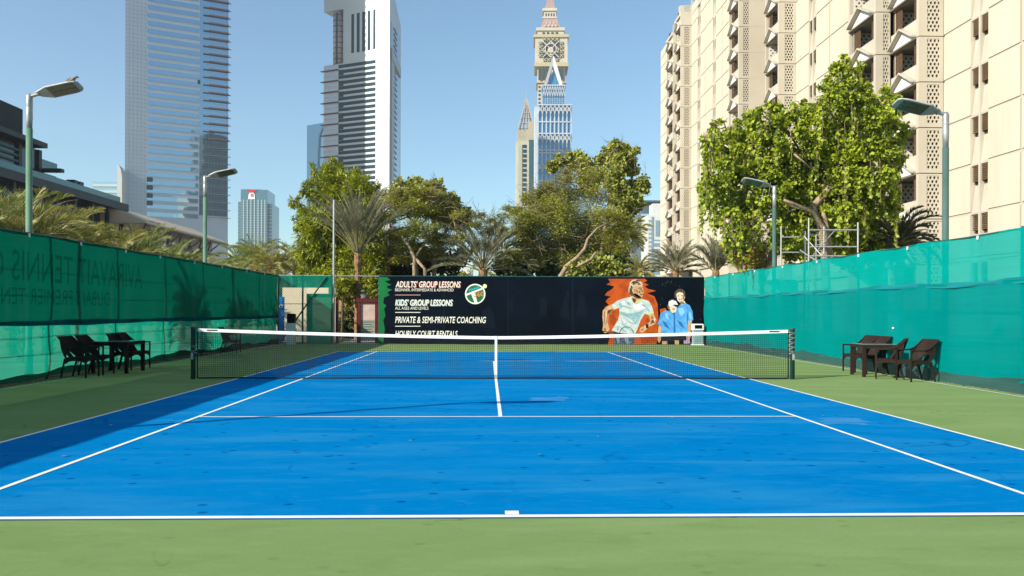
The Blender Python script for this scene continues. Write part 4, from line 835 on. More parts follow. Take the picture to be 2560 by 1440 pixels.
# ---- gothic glass tower in front of it
Yd = 600; d0 = D(1343, Yd); FG = Fac(d0, (1, -.02)); gx = FG.s; gz = lambda py: CP[2]+(779-py)/FPX*Yd
gd = glass_mat('gothic_glass', (.06, .24, .42), .12, .35); gs_ = mat('silver_tracery', (.46, .50, .54), (.4, .44, .48), .2, .5)
t = thing('gothic_tower', (d0[0], d0[1], 0), 'blue glass tower wrapped in silver pointed arches with a white arrow crown', 'skyscraper')
bl(t, MB().fbox(FG, gx(1343), gx(1426), 0, gz(263), -26, 0).build('shaft', gd)); bl(t, MB().fbox(FG, gx(1356), gx(1411), gz(263)+.01, gz(209), -20, -4).build('upper_shaft', gd))
bl(t, MB().fbox(FG, gx(1336), gx(1343)-.02, 0, gz(264), -20, -2).build('side_pier', gs_))
j = MB(); n = 8; xs_ = np.linspace(1344, 1426, n+1)
for x_ in xs_: j.fbox(FG, gx(x_)-.42, gx(x_)+.42, 0, gz(268), .01, .9)
for y_ in (305, 334, 376, 383, 452): j.fbox(FG, gx(1343), gx(1427), gz(y_+1.5), gz(y_-1.5), .01, 1.1)
bl(t, j.build('mullion', gs_))
def arches(y_spring, y_top, xs_, FGz, w0, nm, wd=.55):
    j = MB()
    for i in range(len(xs_)-1):
        a, b = xs_[i], xs_[i+1]; m_ = (a+b)/2
        def c(sx, ex):
            p = []
            for q in np.linspace(0, 1, 6): p.append((gx(sx+(ex-sx)*(q**1.8)), FGz(y_spring+(y_top-y_spring)*(1-(1-q)**1.15))))
            for k in range(5): j.fbar(FG, p[k], p[k+1], wd, w0, w0+.9)
        c(a, m_); c(b, m_)
        c2 = lambda sx, ex: j.fbar(FG, (gx(sx), FGz(y_top+(y_spring-y_top)*.45)), (gx(ex), FGz(y_top-(y_spring-y_top)*.35)), wd, w0, w0+.85)
        c2(m_, a); c2(m_, b)
    bl(t, j.build(nm, gs_))
for ys_, yt_ in ((290, 270), (362, 342), (436, 414)): arches(ys_, yt_, xs_, gz, 1.0, 'arch_tracery')
bl(t, MB().fbox(FG, gx(1343), gx(1428), gz(264.5), gz(261.5), .01, 2.0).build('ledge', gs_))
xu = np.linspace(1356, 1411, 10)
def gzu(py): return gz(py)
j = MB()
for i in range(9):
    a, b = xu[i], xu[i+1]
    for (sx, ex, y0_, y1_) in ((a, (a+b)/2, 238, 220), (b, (a+b)/2, 238, 220), ((a+b)/2, a, 226, 211), ((a+b)/2, b, 226, 211)): j.fbar(FG, (gx(sx), gz(y0_)), (gx(ex), gz(y1_)), .5, -4, -3.2)
bl(t, j.build('arch_tracery', gs_)); bl(t, MB().fbox(FG, gx(1354), gx(1413), gz(211), gz(208), -20.5, -3).build('ledge', gs_))
j = MB()
for x_ in xu: j.fbox(FG, gx(x_)-.12, gx(x_)+.12, gz(263)+.1, gz(240), -4, -3.7)
for y_ in (244, 249, 254, 259): j.fbox(FG, gx(1356), gx(1411), gz(y_+.4), gz(y_-.4), -4, -3.6)
bl(t, j.build('glazing_bar', gs_))
wa = mat('white_arrow', (.66, .66, .64), rough=.5); wa2 = mat('grey_arrow', (.36, .38, .38), rough=.5)
bl(t, MB().fpoly(FG, [(gx(1359), gz(208)), (gx(1366), gz(208)), (gx(1381), gz(160)), (gx(1381), gz(137))], -8, -3).build('crown_leaf', wa2))
bl(t, MB().fpoly(FG, [(gx(1398), gz(208)), (gx(1405.5), gz(208)), (gx(1384), gz(137)), (gx(1381.1), gz(137)), (gx(1381.1), gz(160))], -8, -3).build('crown_leaf', wa))
bl(t, MB().fpoly(FG, [(gx(1366.5), gz(208)), (gx(1397.5), gz(208)), (gx(1382), gz(172))], -8, -5).build('crown_glass', gd))
# ---- lattice pyramid tower
Ye = 660; e0 = D(1290, Ye); FE = Fac(e0, (1, 0)); ex = FE.s; ez = lambda py: CP[2]+(779-py)/FPX*Ye
t = thing('pyramid_tower', (e0[0], e0[1], 0), 'cream tower with a pointed lattice pyramid left of the gothic tower', 'skyscraper')
bl(t, MB().fbox(FE, ex(1290), ex(1334), 0, ez(352), -14, 0).build('shaft', cw)); bl(t, MB().fbox(FE, ex(1293), ex(1320), ez(352)+.01, ez(322), -12, -1).build('upper_stage', mat('ochre_band', (.42, .38, .26), (.3, .28, .2), .6)))
bl(t, MB().fbox(FE, ex(1318), ex(1334), ez(352)+.01, ez(304), -13, .4).build('side_block', mat('tan_block', (.42, .36, .27))))
bl(t, MB().fbox(FE, ex(1321), ex(1333), 0, ez(350), .01, .7).build('green_glazing', glass_mat('teal_glazing', (.05, .16, .17), .15, .4)))
for y_ in range(362, 520, 12): bl(t, MB().fbox(FE, ex(1306), ex(1315), ez(y_+8), ez(y_), .01, .3).build('window', glassB))
bl(t, MB().fbox(FE, ex(1295), ex(1304), 0, ez(362), .01, .4).build('green_stripe', mat('sage_panel', (.36, .4, .3))))
apex = FE.p(ex(1315), ez(240), -6); bs = [FE.p(ex(1294), ez(321), 0), FE.p(ex(1334), ez(321), 0), FE.p(ex(1334), ez(321), -12), FE.p(ex(1294), ez(321), -12)]
j = MB(); 
for b_ in bs: j.tube([b_, apex], .5, 4)
for q in (.18, .36, .52, .66, .78, .88):
    r_ = [tuple(np.array(b_)*(1-q)+np.array(apex)*q) for b_ in bs]
    for i in range(4): j.tube([r_[i], r_[(i+1) % 4]], .3, 4)
for q in (.25, .5, .75):
    for i in range(4): j.tube([tuple(np.array(bs[i])*(1-q)+np.array(bs[(i+1) % 4])*q), apex], .28, 4)
j.tube([apex, (apex[0], apex[1], apex[2]+6)], .18, 4)
bl(t, j.build('pyramid_lattice', mat('lattice_bronze', (.42, .34, .27))))
inn = [tuple(np.array(b_)*.86+np.array([apex[0], apex[1], b_[2]])*.14) for b_ in bs]; ap2 = tuple(np.array(apex)*.9+np.array([apex[0], apex[1], bs[0][2]])*.1)
bl(t, MB().add(inn+[ap2], [(0, 1, 4), (1, 2, 4), (2, 3, 4), (3, 0, 4)]).build('pyramid_glass', gB))
# ---- far blocks
def far(name, pa, pb, row, d, m, label, bands=None, bm=None, cat='building', depth=20, fins=None):
    p = D(pa, d); F_ = Fac(p, (1, 0)); t = thing(name, (p[0], p[1], 0), label, cat); z = CP[2]+(779-row)/FPX*d
    bl(t, MB().fbox(F_, 0, F_.s(pb), 0, z, -depth, 0).build('block', m))
    if bands:
        j = MB(); zz = z-bands*.4
        while zz > 3: j.fbox(F_, -.6 if fins else .3, F_.s(pb)+(.6 if fins else -.3), zz-bands*.42, zz, .01, 1.5 if fins else .4); zz -= bands
        bl(t, j.build('floor_bands', bm))
    return t, F_, z
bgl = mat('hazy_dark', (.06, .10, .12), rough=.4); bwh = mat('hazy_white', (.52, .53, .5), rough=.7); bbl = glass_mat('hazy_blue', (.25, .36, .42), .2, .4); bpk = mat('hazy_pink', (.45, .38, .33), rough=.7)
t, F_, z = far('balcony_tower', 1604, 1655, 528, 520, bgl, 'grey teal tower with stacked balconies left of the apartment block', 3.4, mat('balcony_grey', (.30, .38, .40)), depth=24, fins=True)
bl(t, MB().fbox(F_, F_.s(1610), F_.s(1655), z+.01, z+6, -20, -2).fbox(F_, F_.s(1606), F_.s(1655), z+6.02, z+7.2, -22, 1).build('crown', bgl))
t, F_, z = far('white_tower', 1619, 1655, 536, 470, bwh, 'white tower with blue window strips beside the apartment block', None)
bl(t, MB().fbox(F_, F_.s(1634), F_.s(1650), 3, z-14, .01, .4).fbox(F_, F_.s(1628), F_.s(1633), 3, z-1, .01, .3).fbox(F_, F_.s(1638), F_.s(1648), z-12, z-3, .01, .3).build('window_strip', bbl)); j = MB()
for i_ in range(24):
    for px_ in (1621, 1625): j.fbox(F_, F_.s(px_), F_.s(px_+1.8), z-4-i_*2.4, z-2.8-i_*2.4, .01, .2)
bl(t, j.build('small_windows', mat('white_tower_panes', (.16, .22, .25), rough=.4))); bl(t, MB().fbox(F_, F_.s(1634), F_.s(1655), z+.01, z+7, -14, -3).build('set_back_top', bwh)); j = MB(); zz = z-15
while zz > 4: j.fbox(F_, F_.s(1634), F_.s(1650), zz-1.1, zz, .41, .6); zz -= 3.2
bl(t, j.build('spandrel', bwh))
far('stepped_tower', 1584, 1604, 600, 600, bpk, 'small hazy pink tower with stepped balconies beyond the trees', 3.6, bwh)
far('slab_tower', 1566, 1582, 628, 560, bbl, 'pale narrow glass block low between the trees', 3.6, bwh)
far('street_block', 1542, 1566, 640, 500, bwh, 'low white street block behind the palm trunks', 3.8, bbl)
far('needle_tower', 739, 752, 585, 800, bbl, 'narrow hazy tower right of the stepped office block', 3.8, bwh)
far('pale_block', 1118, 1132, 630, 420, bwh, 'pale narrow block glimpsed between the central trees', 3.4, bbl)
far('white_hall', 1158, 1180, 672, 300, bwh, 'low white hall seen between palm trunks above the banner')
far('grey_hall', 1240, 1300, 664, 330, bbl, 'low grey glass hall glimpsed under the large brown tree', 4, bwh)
# low glass block and sail beside the office tower
far('low_glass_block', 230, 312, 462, 430, bbl, 'low ribbed glass block left of the office tower foot', 3.2, mat('rib_blue', (.33, .43, .46)))
p = D(292, 405); F_ = Fac(p, (1, .2)); zf = lambda py: CP[2]+(779-py)/FPX*405
t = thing('sail_wall', (p[0], p[1], 0), 'tall pale sail shaped fin beside the office tower', 'structure')
bl(t, MB().fpoly(F_, [(F_.s(291), 0), (F_.s(304), 0), (F_.s(304), zf(450)), (F_.s(301), zf(432)), (F_.s(296), zf(421)), (F_.s(292), zf(419))], -9, 0).build('sail', bwh))
# ---- dark terrace building on the left
XM = -62.0; FM = Fac((XM, 0), (0, 1)); my = lambda px: yat(px, XM)
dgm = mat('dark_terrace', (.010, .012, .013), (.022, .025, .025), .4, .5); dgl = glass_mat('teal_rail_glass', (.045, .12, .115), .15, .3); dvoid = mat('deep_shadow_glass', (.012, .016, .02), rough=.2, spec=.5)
t = thing('terrace_building', (XM, my(150), 0), 'dark long terrace building with glass rails on the far left', 'building')
ya, yb = my(-500), my(312)
zE = FM.z(300, 508); 
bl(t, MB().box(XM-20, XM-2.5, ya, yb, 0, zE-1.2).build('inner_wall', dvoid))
bl(t, MB().box(XM-20, XM+.6, ya, yb, zE-1.2, zE).build('roof_slab', dgm)); bl(t, MB().box(XM-8, XM, ya, yb-2, zE-6.6, zE-5.6).build('floor_slab', dgm))
y = yb-.4
while y > ya: bl(t, MB().box(XM-.6, XM, y-.5, y, 0, zE-1.21).build('column', dgm)); y -= (my(228)-my(185))*1.0
bl(t, MB().box(XM-.1, XM, my(-500), my(300), zE+.01, zE+1.0).build('glass_rail', dgl))
yu0, yu1 = my(-500), my(100); zU = FM.z(60, 342)
XU = XM-4; FU = Fac((XU, 0), (0, 1)); yu1 = yat(98, XU); zU = FU.z(95, 365); zU2 = FU.z(45, 330)
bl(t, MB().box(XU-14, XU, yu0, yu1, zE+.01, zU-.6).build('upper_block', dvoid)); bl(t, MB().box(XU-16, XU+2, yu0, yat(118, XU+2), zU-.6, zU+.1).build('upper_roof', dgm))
y = yat(50, XU); bl(t, MB().box(XU-14, XU+.3, yu0, y, zU+.11, zU+4.2).build('plant_room', mat('dark_panel', (.02, .026, .026), (.014, .018, .018), .6)))
zl_ = zE+1.8
while zl_ < zU-1.5: bl(t, MB().box(XU+.01, XU+.3, yu0, yat(40, XU), zl_, zl_+.28).build('louvre', mat('teal_louvre', (.05, .12, .13)) if 'teal_louvre' not in bpy.data.materials else bpy.data.materials['teal_louvre'])); zl_ += .8
for px in (48, 98): bl(t, MB().box(XU-.4, XU+.35, yat(px, XU)-.8, yat(px, XU), zE+.02, zU-.62).build('upper_column', dgm))
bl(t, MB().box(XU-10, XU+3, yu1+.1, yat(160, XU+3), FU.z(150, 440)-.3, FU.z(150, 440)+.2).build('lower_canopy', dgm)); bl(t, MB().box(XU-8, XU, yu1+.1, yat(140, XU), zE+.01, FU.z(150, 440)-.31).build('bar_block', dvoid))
bl(t, MB().box(XU+.1, XU+.2, yu1+.1, yat(142, XU+.2), FU.z(150, 440)+.21, FU.z(150, 440)+1.6).build('glass_rail', dgl))
for px in (190, 204): bl(t, MB().box(XM-1.5, XM-.3, my(px), my(px)+1.2, zE+.9, zE+1.6).tube([(XM-.9, my(px)+.5, zE), (XM-.9, my(px)+.5, zE+1.0)], .08, 6).build('roof_light', dgm))
# ---- beige canopy hall
XH = -60.0; FH = Fac((XH, 0), (0, 1)); hy = lambda px: yat(px, XH)
bg_ = mat('beige_canvas', (.66, .52, .36), (.56, .44, .30), .3, .7); br = mat('brown_truss', (.15, .11, .085), rough=.6); lg = mat('light_grey_wall', (.45, .45, .44), (.38, .38, .37), .3, .8)
t = thing('canopy_hall', (XH, hy(400), 0), 'beige slanting canopy on brown trusses above a pale grey hall', 'building')
yA_, yB_ = hy(318), hy(512); yC = hy(400)
zr0 = FH.z(330, 512); zr1 = FH.z(505, 570); ze0 = FH.z(330, 545); 
bl(t, MB().hexa([(XH+3, yA_, ze0-1), (XH+3, yB_+6, ze0-1.0), (XH-9, yB_+6, ze0-.9), (XH-9, yA_, ze0-.9), (XH+3, yA_, ze0-.7), (XH+3, yB_+6, ze0-.7), (XH-3, yB_, zr0-.4), (XH-3, yA_, zr0-.4)]).build('canopy_roof', bg_))
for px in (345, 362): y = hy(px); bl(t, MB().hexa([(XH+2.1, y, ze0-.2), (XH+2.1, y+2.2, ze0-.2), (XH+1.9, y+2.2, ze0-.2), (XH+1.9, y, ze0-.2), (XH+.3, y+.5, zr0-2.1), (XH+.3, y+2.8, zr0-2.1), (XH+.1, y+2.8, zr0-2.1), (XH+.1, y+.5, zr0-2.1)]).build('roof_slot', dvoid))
j = MB(); y = yA_
while y < yB_: j.tube([(XH+3, y, ze0-1.1), (XH+1, y+3, ze0-3.6)], .16, 5).tube([(XH+1, y+3, ze0-3.6), (XH+3, y+6, ze0-1.1)], .16, 5).tube([(XH-1, y+3, ze0-1.1), (XH+1, y, ze0-3.6)], .12, 5); y += 5.5
j.tube([(XH+1, yA_, ze0-3.6), (XH+1, yB_+6, ze0-3.6)], .2, 5).tube([(XH+3, yA_, ze0-1.2), (XH+3, yB_+6, ze0-1.2)], .22, 5); bl(t, j.build('truss', br))
y = yA_+2
while y < yB_: bl(t, MB().box(XH+.8, XH+1.2, y, y+.4, 0, ze0-3.6).build('post', br)); y += 14
bl(t, MB().box(XH-8, XH, hy(398), hy(530), 0, FH.z(470, 588)).build('hall_wall', lg)); bl(t, MB().box(XH+.01, XH+.4, hy(398), hy(410), 0, FH.z(404, 560)).build('white_pier', K['whitemetal']))
# ================================================================== apartment block on the right
X0 = 29.7; FLO = 1.6; FHH = 3.0; NF = 15; ZR = FLO+14*FHH+1.5
cp = mat('cream_panel', (.51, .468, .375), (.46, .41, .318), .9, .85, .15, 6, stretch=(1, 1, .16), lo=.3, hi=.75); cj = mat('pale_concrete', (.46, .42, .345), (.40, .365, .295), .5, .9, .2, 6)
ct = mat('tan_concrete', (.46, .415, .335), (.41, .365, .29), .3, .9, .2, 6); wg = mat('bounce_lit_gable', (.66, .65, .63), rough=.7); dv = mat('balcony_shadow', (.05, .045, .04), rough=.9); dkf = mat('gable_edge', (.16, .13, .10), rough=.8)
brn = mat('brown_louvre_shutter', (.14, .085, .045), (.09, .055, .03), 3, .7); inn_w = mat('balcony_wall', (.62, .58, .5), rough=.8)
ap = thing('apartment_block', (X0, 60, 0), 'huge cream concrete apartment block with gabled balconies filling the right side', 'apartment building')
def A(o): return rel(o, ap)
y_w1 = yat(2357, X0); X1 = xat(2295, y_w1); y_w2 = yat(2222, X1); X2 = xat(2187, y_w2); y_b2 = yat(2120, X2)
y_w3 = yat(1988, X0); X3 = xat(1945, y_w3); y_b3 = yat(1912, X3)
y_w4 = CP[1]+95.5; X4 = xat(1845, y_w4); y_b4 = yat(1820, X4); XD = xat(1912, y_w4)+2
y_w5 = yat(1727, X0); X5 = xat(1700, y_w5); y_b5 = yat(1686, X5)
y_w6 = CP[1]+129.5; X6 = xat(1681, y_w6); y_b6 = yat(1665, X6); y_end = yat(1650, X0)
yN = 14.0
core = MB()
core.box(X0+.35, X0+18, yN, y_w3, 0, ZR).box(XD+.5, X0+18, y_w3+.01, y_w4, 0, ZR).box(X0+.35, X0+18, y_w4+.01, y_end, 0, ZR)
A(core.build('core_wall', ct))
fl_z = [FLO+FHH*k for k in range(-1, NF)]
def win(yc0, yc1, z):                              # one shutter window: slats in a dark frame, sloped sill below
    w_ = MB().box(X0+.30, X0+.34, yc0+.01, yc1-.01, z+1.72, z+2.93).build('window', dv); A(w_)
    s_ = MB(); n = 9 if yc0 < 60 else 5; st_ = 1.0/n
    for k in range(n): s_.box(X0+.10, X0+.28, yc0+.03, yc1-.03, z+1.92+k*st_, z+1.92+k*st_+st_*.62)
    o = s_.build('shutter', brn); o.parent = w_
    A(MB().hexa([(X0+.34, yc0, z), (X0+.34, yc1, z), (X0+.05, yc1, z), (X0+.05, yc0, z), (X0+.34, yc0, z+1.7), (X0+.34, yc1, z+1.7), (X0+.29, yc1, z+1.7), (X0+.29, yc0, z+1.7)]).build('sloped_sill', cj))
def section(ya, yb, wins, joints, zmin):
    edges = [ya]; segs = []
    cuts = sorted([('w', a, b) for a, b in wins]+[('j', j, j+.1) for j in joints], key=lambda q: q[1])
    cur = ya
    for kd, a, b in cuts: segs.append((cur, a)); cur = b
    segs.append((cur, yb))
    pm = MB(); jm = MB()
    for z in fl_z:
        if z+FHH < zmin: continue
        for a, b in segs:
            if b-a < .05: continue
            pm.box(X0, X0+.34, a+.03, b-.03, z+.09, z+FHH-.09)
        jm.box(X0+.06, X0+.34, ya, yb, z-.088, z+.088)
    A(pm.build('facade_panels', cp)); A(jm.build('joint_band', cj))
    for a, b in wins:
        A(MB().box(X0+.02, X0+.30, (a+b)/2-.09, (a+b)/2+.09, max(zmin-3, 0), ZR-.3).build('window_fin', cj))
        for z in fl_z:
            if z+FHH < zmin or z > ZR-2.5: continue
            win(a+.05, (a+b)/2-.1, z); win((a+b)/2+.1, b-.05, z)
y_ = lambda px: yat(px, X0)
section(yN, y_w1-.01, [(y_(2468), y_(2425))], [y_(2552), yN+9, yN+5], 4)
section(y_b2, y_w3-.01, [(y_(2038), y_(2020))], [y_(2073)], 7)
section(y_b4, y_w5-.01, [(y_(1787), y_(1780)), (y_(1749), y_(1742))], [y_(1763), y_(1805)], 9)
section(y_b6, y_end, [], [], 9)
for a, b in ((yN, y_w1), (y_b2, y_w3), (y_b4, y_w5), (y_b6, y_end)): A(MB().box(X0-.05, X0+.34, a, b, ZR, ZR+.5).build('parapet', cj))
def lattice(xa, xb, y, zs, lx0, lx1, cols, zmin):
    # wall facing the court end with hexagonal holes cut through it
    pw = MB()
    for z in zs:
        if z+FHH < zmin or z > ZR-1: continue
        pl = MB(); pw.box(xa, lx0, y, y+.3, z+.03, z+FHH-.03); pw.box(lx1, xb, y, y+.3, z+.03, z+FHH-.03)
        pw.box(lx0+.001, lx1-.001, y+.001, y+.3, z+.03, z+.28); pw.box(lx0+.001, lx1-.001, y+.001, y+.3, z+FHH-.16, z+FHH-.03)
        za, zb = z+.28, z+FHH-.16; rows = 10; cw_ = (lx1-lx0)/cols; rh = (zb-za)/rows
        for r in range(rows):
            sh = 0 if r % 2 == 0 else .5
            for c in range(-1, cols+1):
                x0_ = lx0+(c+sh)*cw_; x1_ = x0_+cw_
                xc0, xc1 = max(x0_, lx0), min(x1_, lx1)
                if xc1-xc0 < .02: continue
                zc0, zc1 = za+r*rh, za+(r+1)*rh; cx_, cz_ = (x0_+x1_)/2, (zc0+zc1)/2; rx, rz = cw_*.37, rh*.42
                hexp = [(cx_+rx*math.cos(q), cz_+rz*math.sin(q)) for q in [math.radians(30+60*i) for i in range(6)]]
                hexp = [(min(max(a_, xc0), xc1), b_) for a_, b_ in hexp]
                outer = [(xc1, zc1), ((xc0+xc1)/2, zc1), (xc0, zc1), (xc0, zc0), ((xc0+xc1)/2, zc0), (xc1, zc0)]
                v = [(a_, y+.02, b_) for a_, b_ in hexp]+[(a_, y+.02, b_) for a_, b_ in outer]+[(a_, y+.16, b_) for a_, b_ in hexp]
                pl.add(v, [(i, 6+i, 6+(i+1) % 6, (i+1) % 6) for i in range(6)]+[(i, (i+1) % 6, 12+(i+1) % 6, 12+i) for i in range(6)])
        A(pl.build('pierced_screen', ct))
    A(pw.build('pier_wall', ct))
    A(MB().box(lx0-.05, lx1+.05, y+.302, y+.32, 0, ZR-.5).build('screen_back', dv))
    A(MB().box(xa-.02, xb, y-.02, y+.3, ZR-1.4, ZR+.5).build('pier_cap', cj))
lattice(X1, X0, y_w1, fl_z, xat(2316, y_w1), xat(2346, y_w1), 3, 4)
lattice(X2, X1+.3, y_w2, fl_z, xat(2206, y_w2), xat(2219, y_w2), 2, 5)
lattice(X3, X0+.3, y_w3, fl_z, xat(1960, y_w3), xat(1980, y_w3), 3, 7)
lattice(X4, XD+2, y_w4, fl_z, xat(1856, y_w4), xat(1873, y_w4), 3, 8)
lattice(X5, X0+.3, y_w5, fl_z, xat(1709, y_w5), xat(1722, y_w5), 3, 9)
lattice(X6, X0+.3, y_w6, fl_z, X6+.6, X6+.62, 1, 9)
def bay(X, ya, yb, zmin, Xin, shut=(0, 1), last=False):
    w_ = yb-ya
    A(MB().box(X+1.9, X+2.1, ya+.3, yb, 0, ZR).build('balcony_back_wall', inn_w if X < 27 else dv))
    A(MB().box(X+.05, X0+.5, yb, yb+.25, 0, ZR).build('end_wall', ct))
    for k, z in enumerate(fl_z):
        if z+FHH < zmin or z > ZR-1.5: continue
        b = MB().box(X+.02, X+1.9, ya+.32, yb-.01, z-.02, z+.10)
        b.box(X+.10, X+.24, ya+.31, yb-.01, z+.10, z+1.28)
        # sloped cheeks at both ends of the parapet
        bo = A(b.build('balcony', cj))
        def sub(o): o.parent = bo; return o
        ym = (ya+.3+yb)/2; hw__ = w_/2-.25
        g_ = MB(); tri = [(ym-hw__*.96, z+.10), (ym+hw__*.96, z+.10), (ym, z+1.06)]
        vs = [(X+.06, a, c) for a, c in tri]+[(X+.095, a, c) for a, c in tri]
        g_.add(vs, [(0, 1, 2), (5, 4, 3), (0, 3, 4, 1), (1, 4, 5, 2), (2, 5, 3, 0)]); sub(g_.build('lit_gable_panel', wg))  # white panel: bounced light on the soffit is put into its colour
        f_ = MB()
        for (a, c) in ((tri[0], tri[2]), (tri[2], tri[1])):
            f_.hexa([(X-.30, a[0], a[1]+.02), (X-.30, c[0], c[1]+.02), (X+.1, c[0], c[1]+.02), (X+.1, a[0], a[1]+.02), (X-.30, a[0], a[1]+.13), (X-.30, c[0], c[1]+.13), (X+.1, c[0], c[1]+.13), (X+.1, a[0], a[1]+.13)])
        sub(f_.build('gable_hood', cj)); sub(MB().box(X-.04, X+.09, ya+.31, yb, z-.06, z+.06).build('lintel', dkf))
        # pierced far side wall of the opening: round holes, lit from the front
        hw = MB(); yy_ = yb-.30
        hw.box(X+.25, X+1.85, yy_, yy_+.04, z+.1, z+2.9)
        hm = hw.mi(1)
        nr, ncol = 6, 4
        if zmin < 8 or k % 1 == 0:
            for r in range(nr):
                for c_ in range(ncol):
                    cx_ = X+.45+c_*.38+(.19 if r % 2 else 0); cz_ = z+1.35+r*.26; rr_ = .085
                    if cx_ > X+1.8: continue
                    hm.add([(cx_+rr_*math.cos(q), yy_-.004, cz_+rr_*math.sin(q)) for q in np.linspace(0, 2*math.pi, 9)[:-1]], [tuple(range(8))])
            sub(hw.build('side_screen', [inn_w, dv]))
        rk = (k*7+int(X*3)) % 5
        for q in shut:
            if (rk+q) % 3 == 0 and q == 1: continue
            a_, b_ = (ya+.34, ya+.34+w_*.20) if q == 0 else (yb-.05-w_*.28, yb-.05)
            s_ = MB().box(X+.30, X+.34, a_, b_, z+1.28, z+2.94); nsl = 11
            for i_ in range(nsl): s_.box(X+.26, X+.299, a_+.04, b_-.04, z+1.33+i_*.145, z+1.33+i_*.145+.08)
            sub(s_.build('shutter', brn))
    A(MB().box(X-.1, X0+.5, ya+.3, yb+.25, ZR, ZR+.4).build('bay_roof', cj))
bay(X1, y_w1, y_w2, 4, X0); bay(X2, y_w2, y_b2, 5, X1); bay(X3, y_w3, y_b3, 7, X0); bay(X4, y_w4, y_b4, 8, XD); bay(X5, y_w5, y_b5, 9, X0, (1,)); bay(X6, y_w6, y_b6, 9, X0, (1,))
A(MB().box(X5+.3, X5+1.0, y_w5+2, y_w5+2.8, ZR+.41, ZR+2.2).build('roof_stack', cj)); A(MB().box(X5+1.8, X5+2.1, y_w5+1, y_w5+1.3, ZR+.51, ZR+2.6).build('roof_stack', cj))

# ================================================================== scaffold by the right fence
Ys = 9.5; t = thing('scaffold_tower', (xat(2050, Ys), Ys, 0), 'grey aluminium scaffold frames standing behind the right fence under the tree', 'scaffold')
def sp_(px, py, dy=0): return at(px, py, Ys+dy)
fr_ = MB()
def tb(a, b, r=.024, dy=0, dy2=None): q0 = sp_(*a, dy); q1 = sp_(*b, dy if dy2 is None else dy2); fr_.tube([q0, q1], r, 8)
def stand(px, py, dy=0): q = sp_(px, py, dy); fr_.tube([q, (q[0], q[1], 0)], .026, 8)
stand(2022, 545); stand(2145, 556); tb((2022, 575), (2145, 575)); tb((2022, 617), (2145, 617)); tb((2022, 640), (2145, 640))
rel(fr_.build('front_frame', K['steel']), t); fr_ = MB()
stand(1953, 566, 1.5); stand(2013, 578, 1.5); tb((1953, 593), (2013, 593), dy=1.5); tb((1953, 631), (2013, 631), dy=1.5)
rel(fr_.build('side_frame', K['steel']), t); fr_ = MB()
stand(2040, 588, 1.8); stand(2060, 566, 1.8); tb((2022, 588), (2060, 588), dy=1.8)
for q in (600, 612, 626, 638): tb((2040, q), (2060, q), .018, dy=1.8)
rel(fr_.build('ladder_frame', K['steel']), t); fr_ = MB()
tb((2010, 590), (2066, 652), .018, 1.2, .3); tb((2088, 575), (2024, 648), .018, .2, 1.4); tb((2000, 625), (2040, 652), .018, 1.2, .4)
rel(fr_.build('diagonal_brace', K['steel']), t)
# ================================================================== vegetation
def quads(P, A_, B_, L_, W_, name, m, parent, bend=.0):
    # one four-cornered leaf per row: base, side, tip, side
    A_ = A_/np.linalg.norm(A_, axis=1, keepdims=True); B_ = B_-A_*(A_*B_).sum(1, keepdims=True); B_ /= np.linalg.norm(B_, axis=1, keepdims=True)+1e-9
    L_ = L_[:, None]; W_ = W_[:, None]; N_ = np.cross(A_, B_)
    v = np.stack([P, P+A_*L_*.45+B_*W_*.5+N_*L_*bend, P+A_*L_, P+A_*L_*.45-B_*W_*.5+N_*L_*bend], 1).reshape(-1, 3)
    n = len(P); me = bpy.data.meshes.new(name); me.vertices.add(4*n); me.vertices.foreach_set('co', v.astype(np.float32).ravel())
    me.loops.add(4*n); me.loops.foreach_set('vertex_index', np.arange(4*n, dtype=np.int32)); me.polygons.add(n)
    me.polygons.foreach_set('loop_start', np.arange(0, 4*n, 4, dtype=np.int32)); me.polygons.foreach_set('loop_total', np.full(n, 4, np.int32))
    me.materials.append(m); me.update(calc_edges=True); me.validate()
    o = bpy.data.objects.new(name, me); COL.objects.link(o)
    if parent is not None: rel(o, parent)
    return o
def rdir(n): a = rng.normal(size=(n, 3)); return a/np.linalg.norm(a, axis=1, keepdims=True)
def blobs3(bl_, Y, dy=1.0, seed=0):
    r_ = np.random.default_rng(seed); out = []
    for q in bl_:
        px, py, r = q[:3]; y = Y+(q[3] if len(q) > 3 else r_.uniform(-dy, dy)); p = at(px, py, y); R = r*(y-CP[1])/FPX; out.append((p, R))
    return out
def crown_points(B, n, flat=1.0, shell=.55, clump=40, cr=.22):
    # leaves gather in small clumps that sit mostly near the surface of every bough
    w_ = np.array([b[1]**2 for b in B]); w_ /= w_.sum(); nc = max(8, n//clump); idx = rng.choice(len(B), nc, p=w_)
    cen = np.array([b[0] for b in B])[idx]; R = np.array([b[1] for b in B])[idx]
    d = rdir(nc); rad = (shell+(1.08-shell)*rng.random(nc)**.7); C = cen+d*(R*rad)[:, None]*np.array([1, 1, flat])
    k = rng.integers(0, nc, n); csz = (R*cr+.10)[k]
    return C[k]+rdir(n)*(csz*rng.random(n)**.6)[:, None]*np.array([1, 1, .8*flat+.1]), d[k]
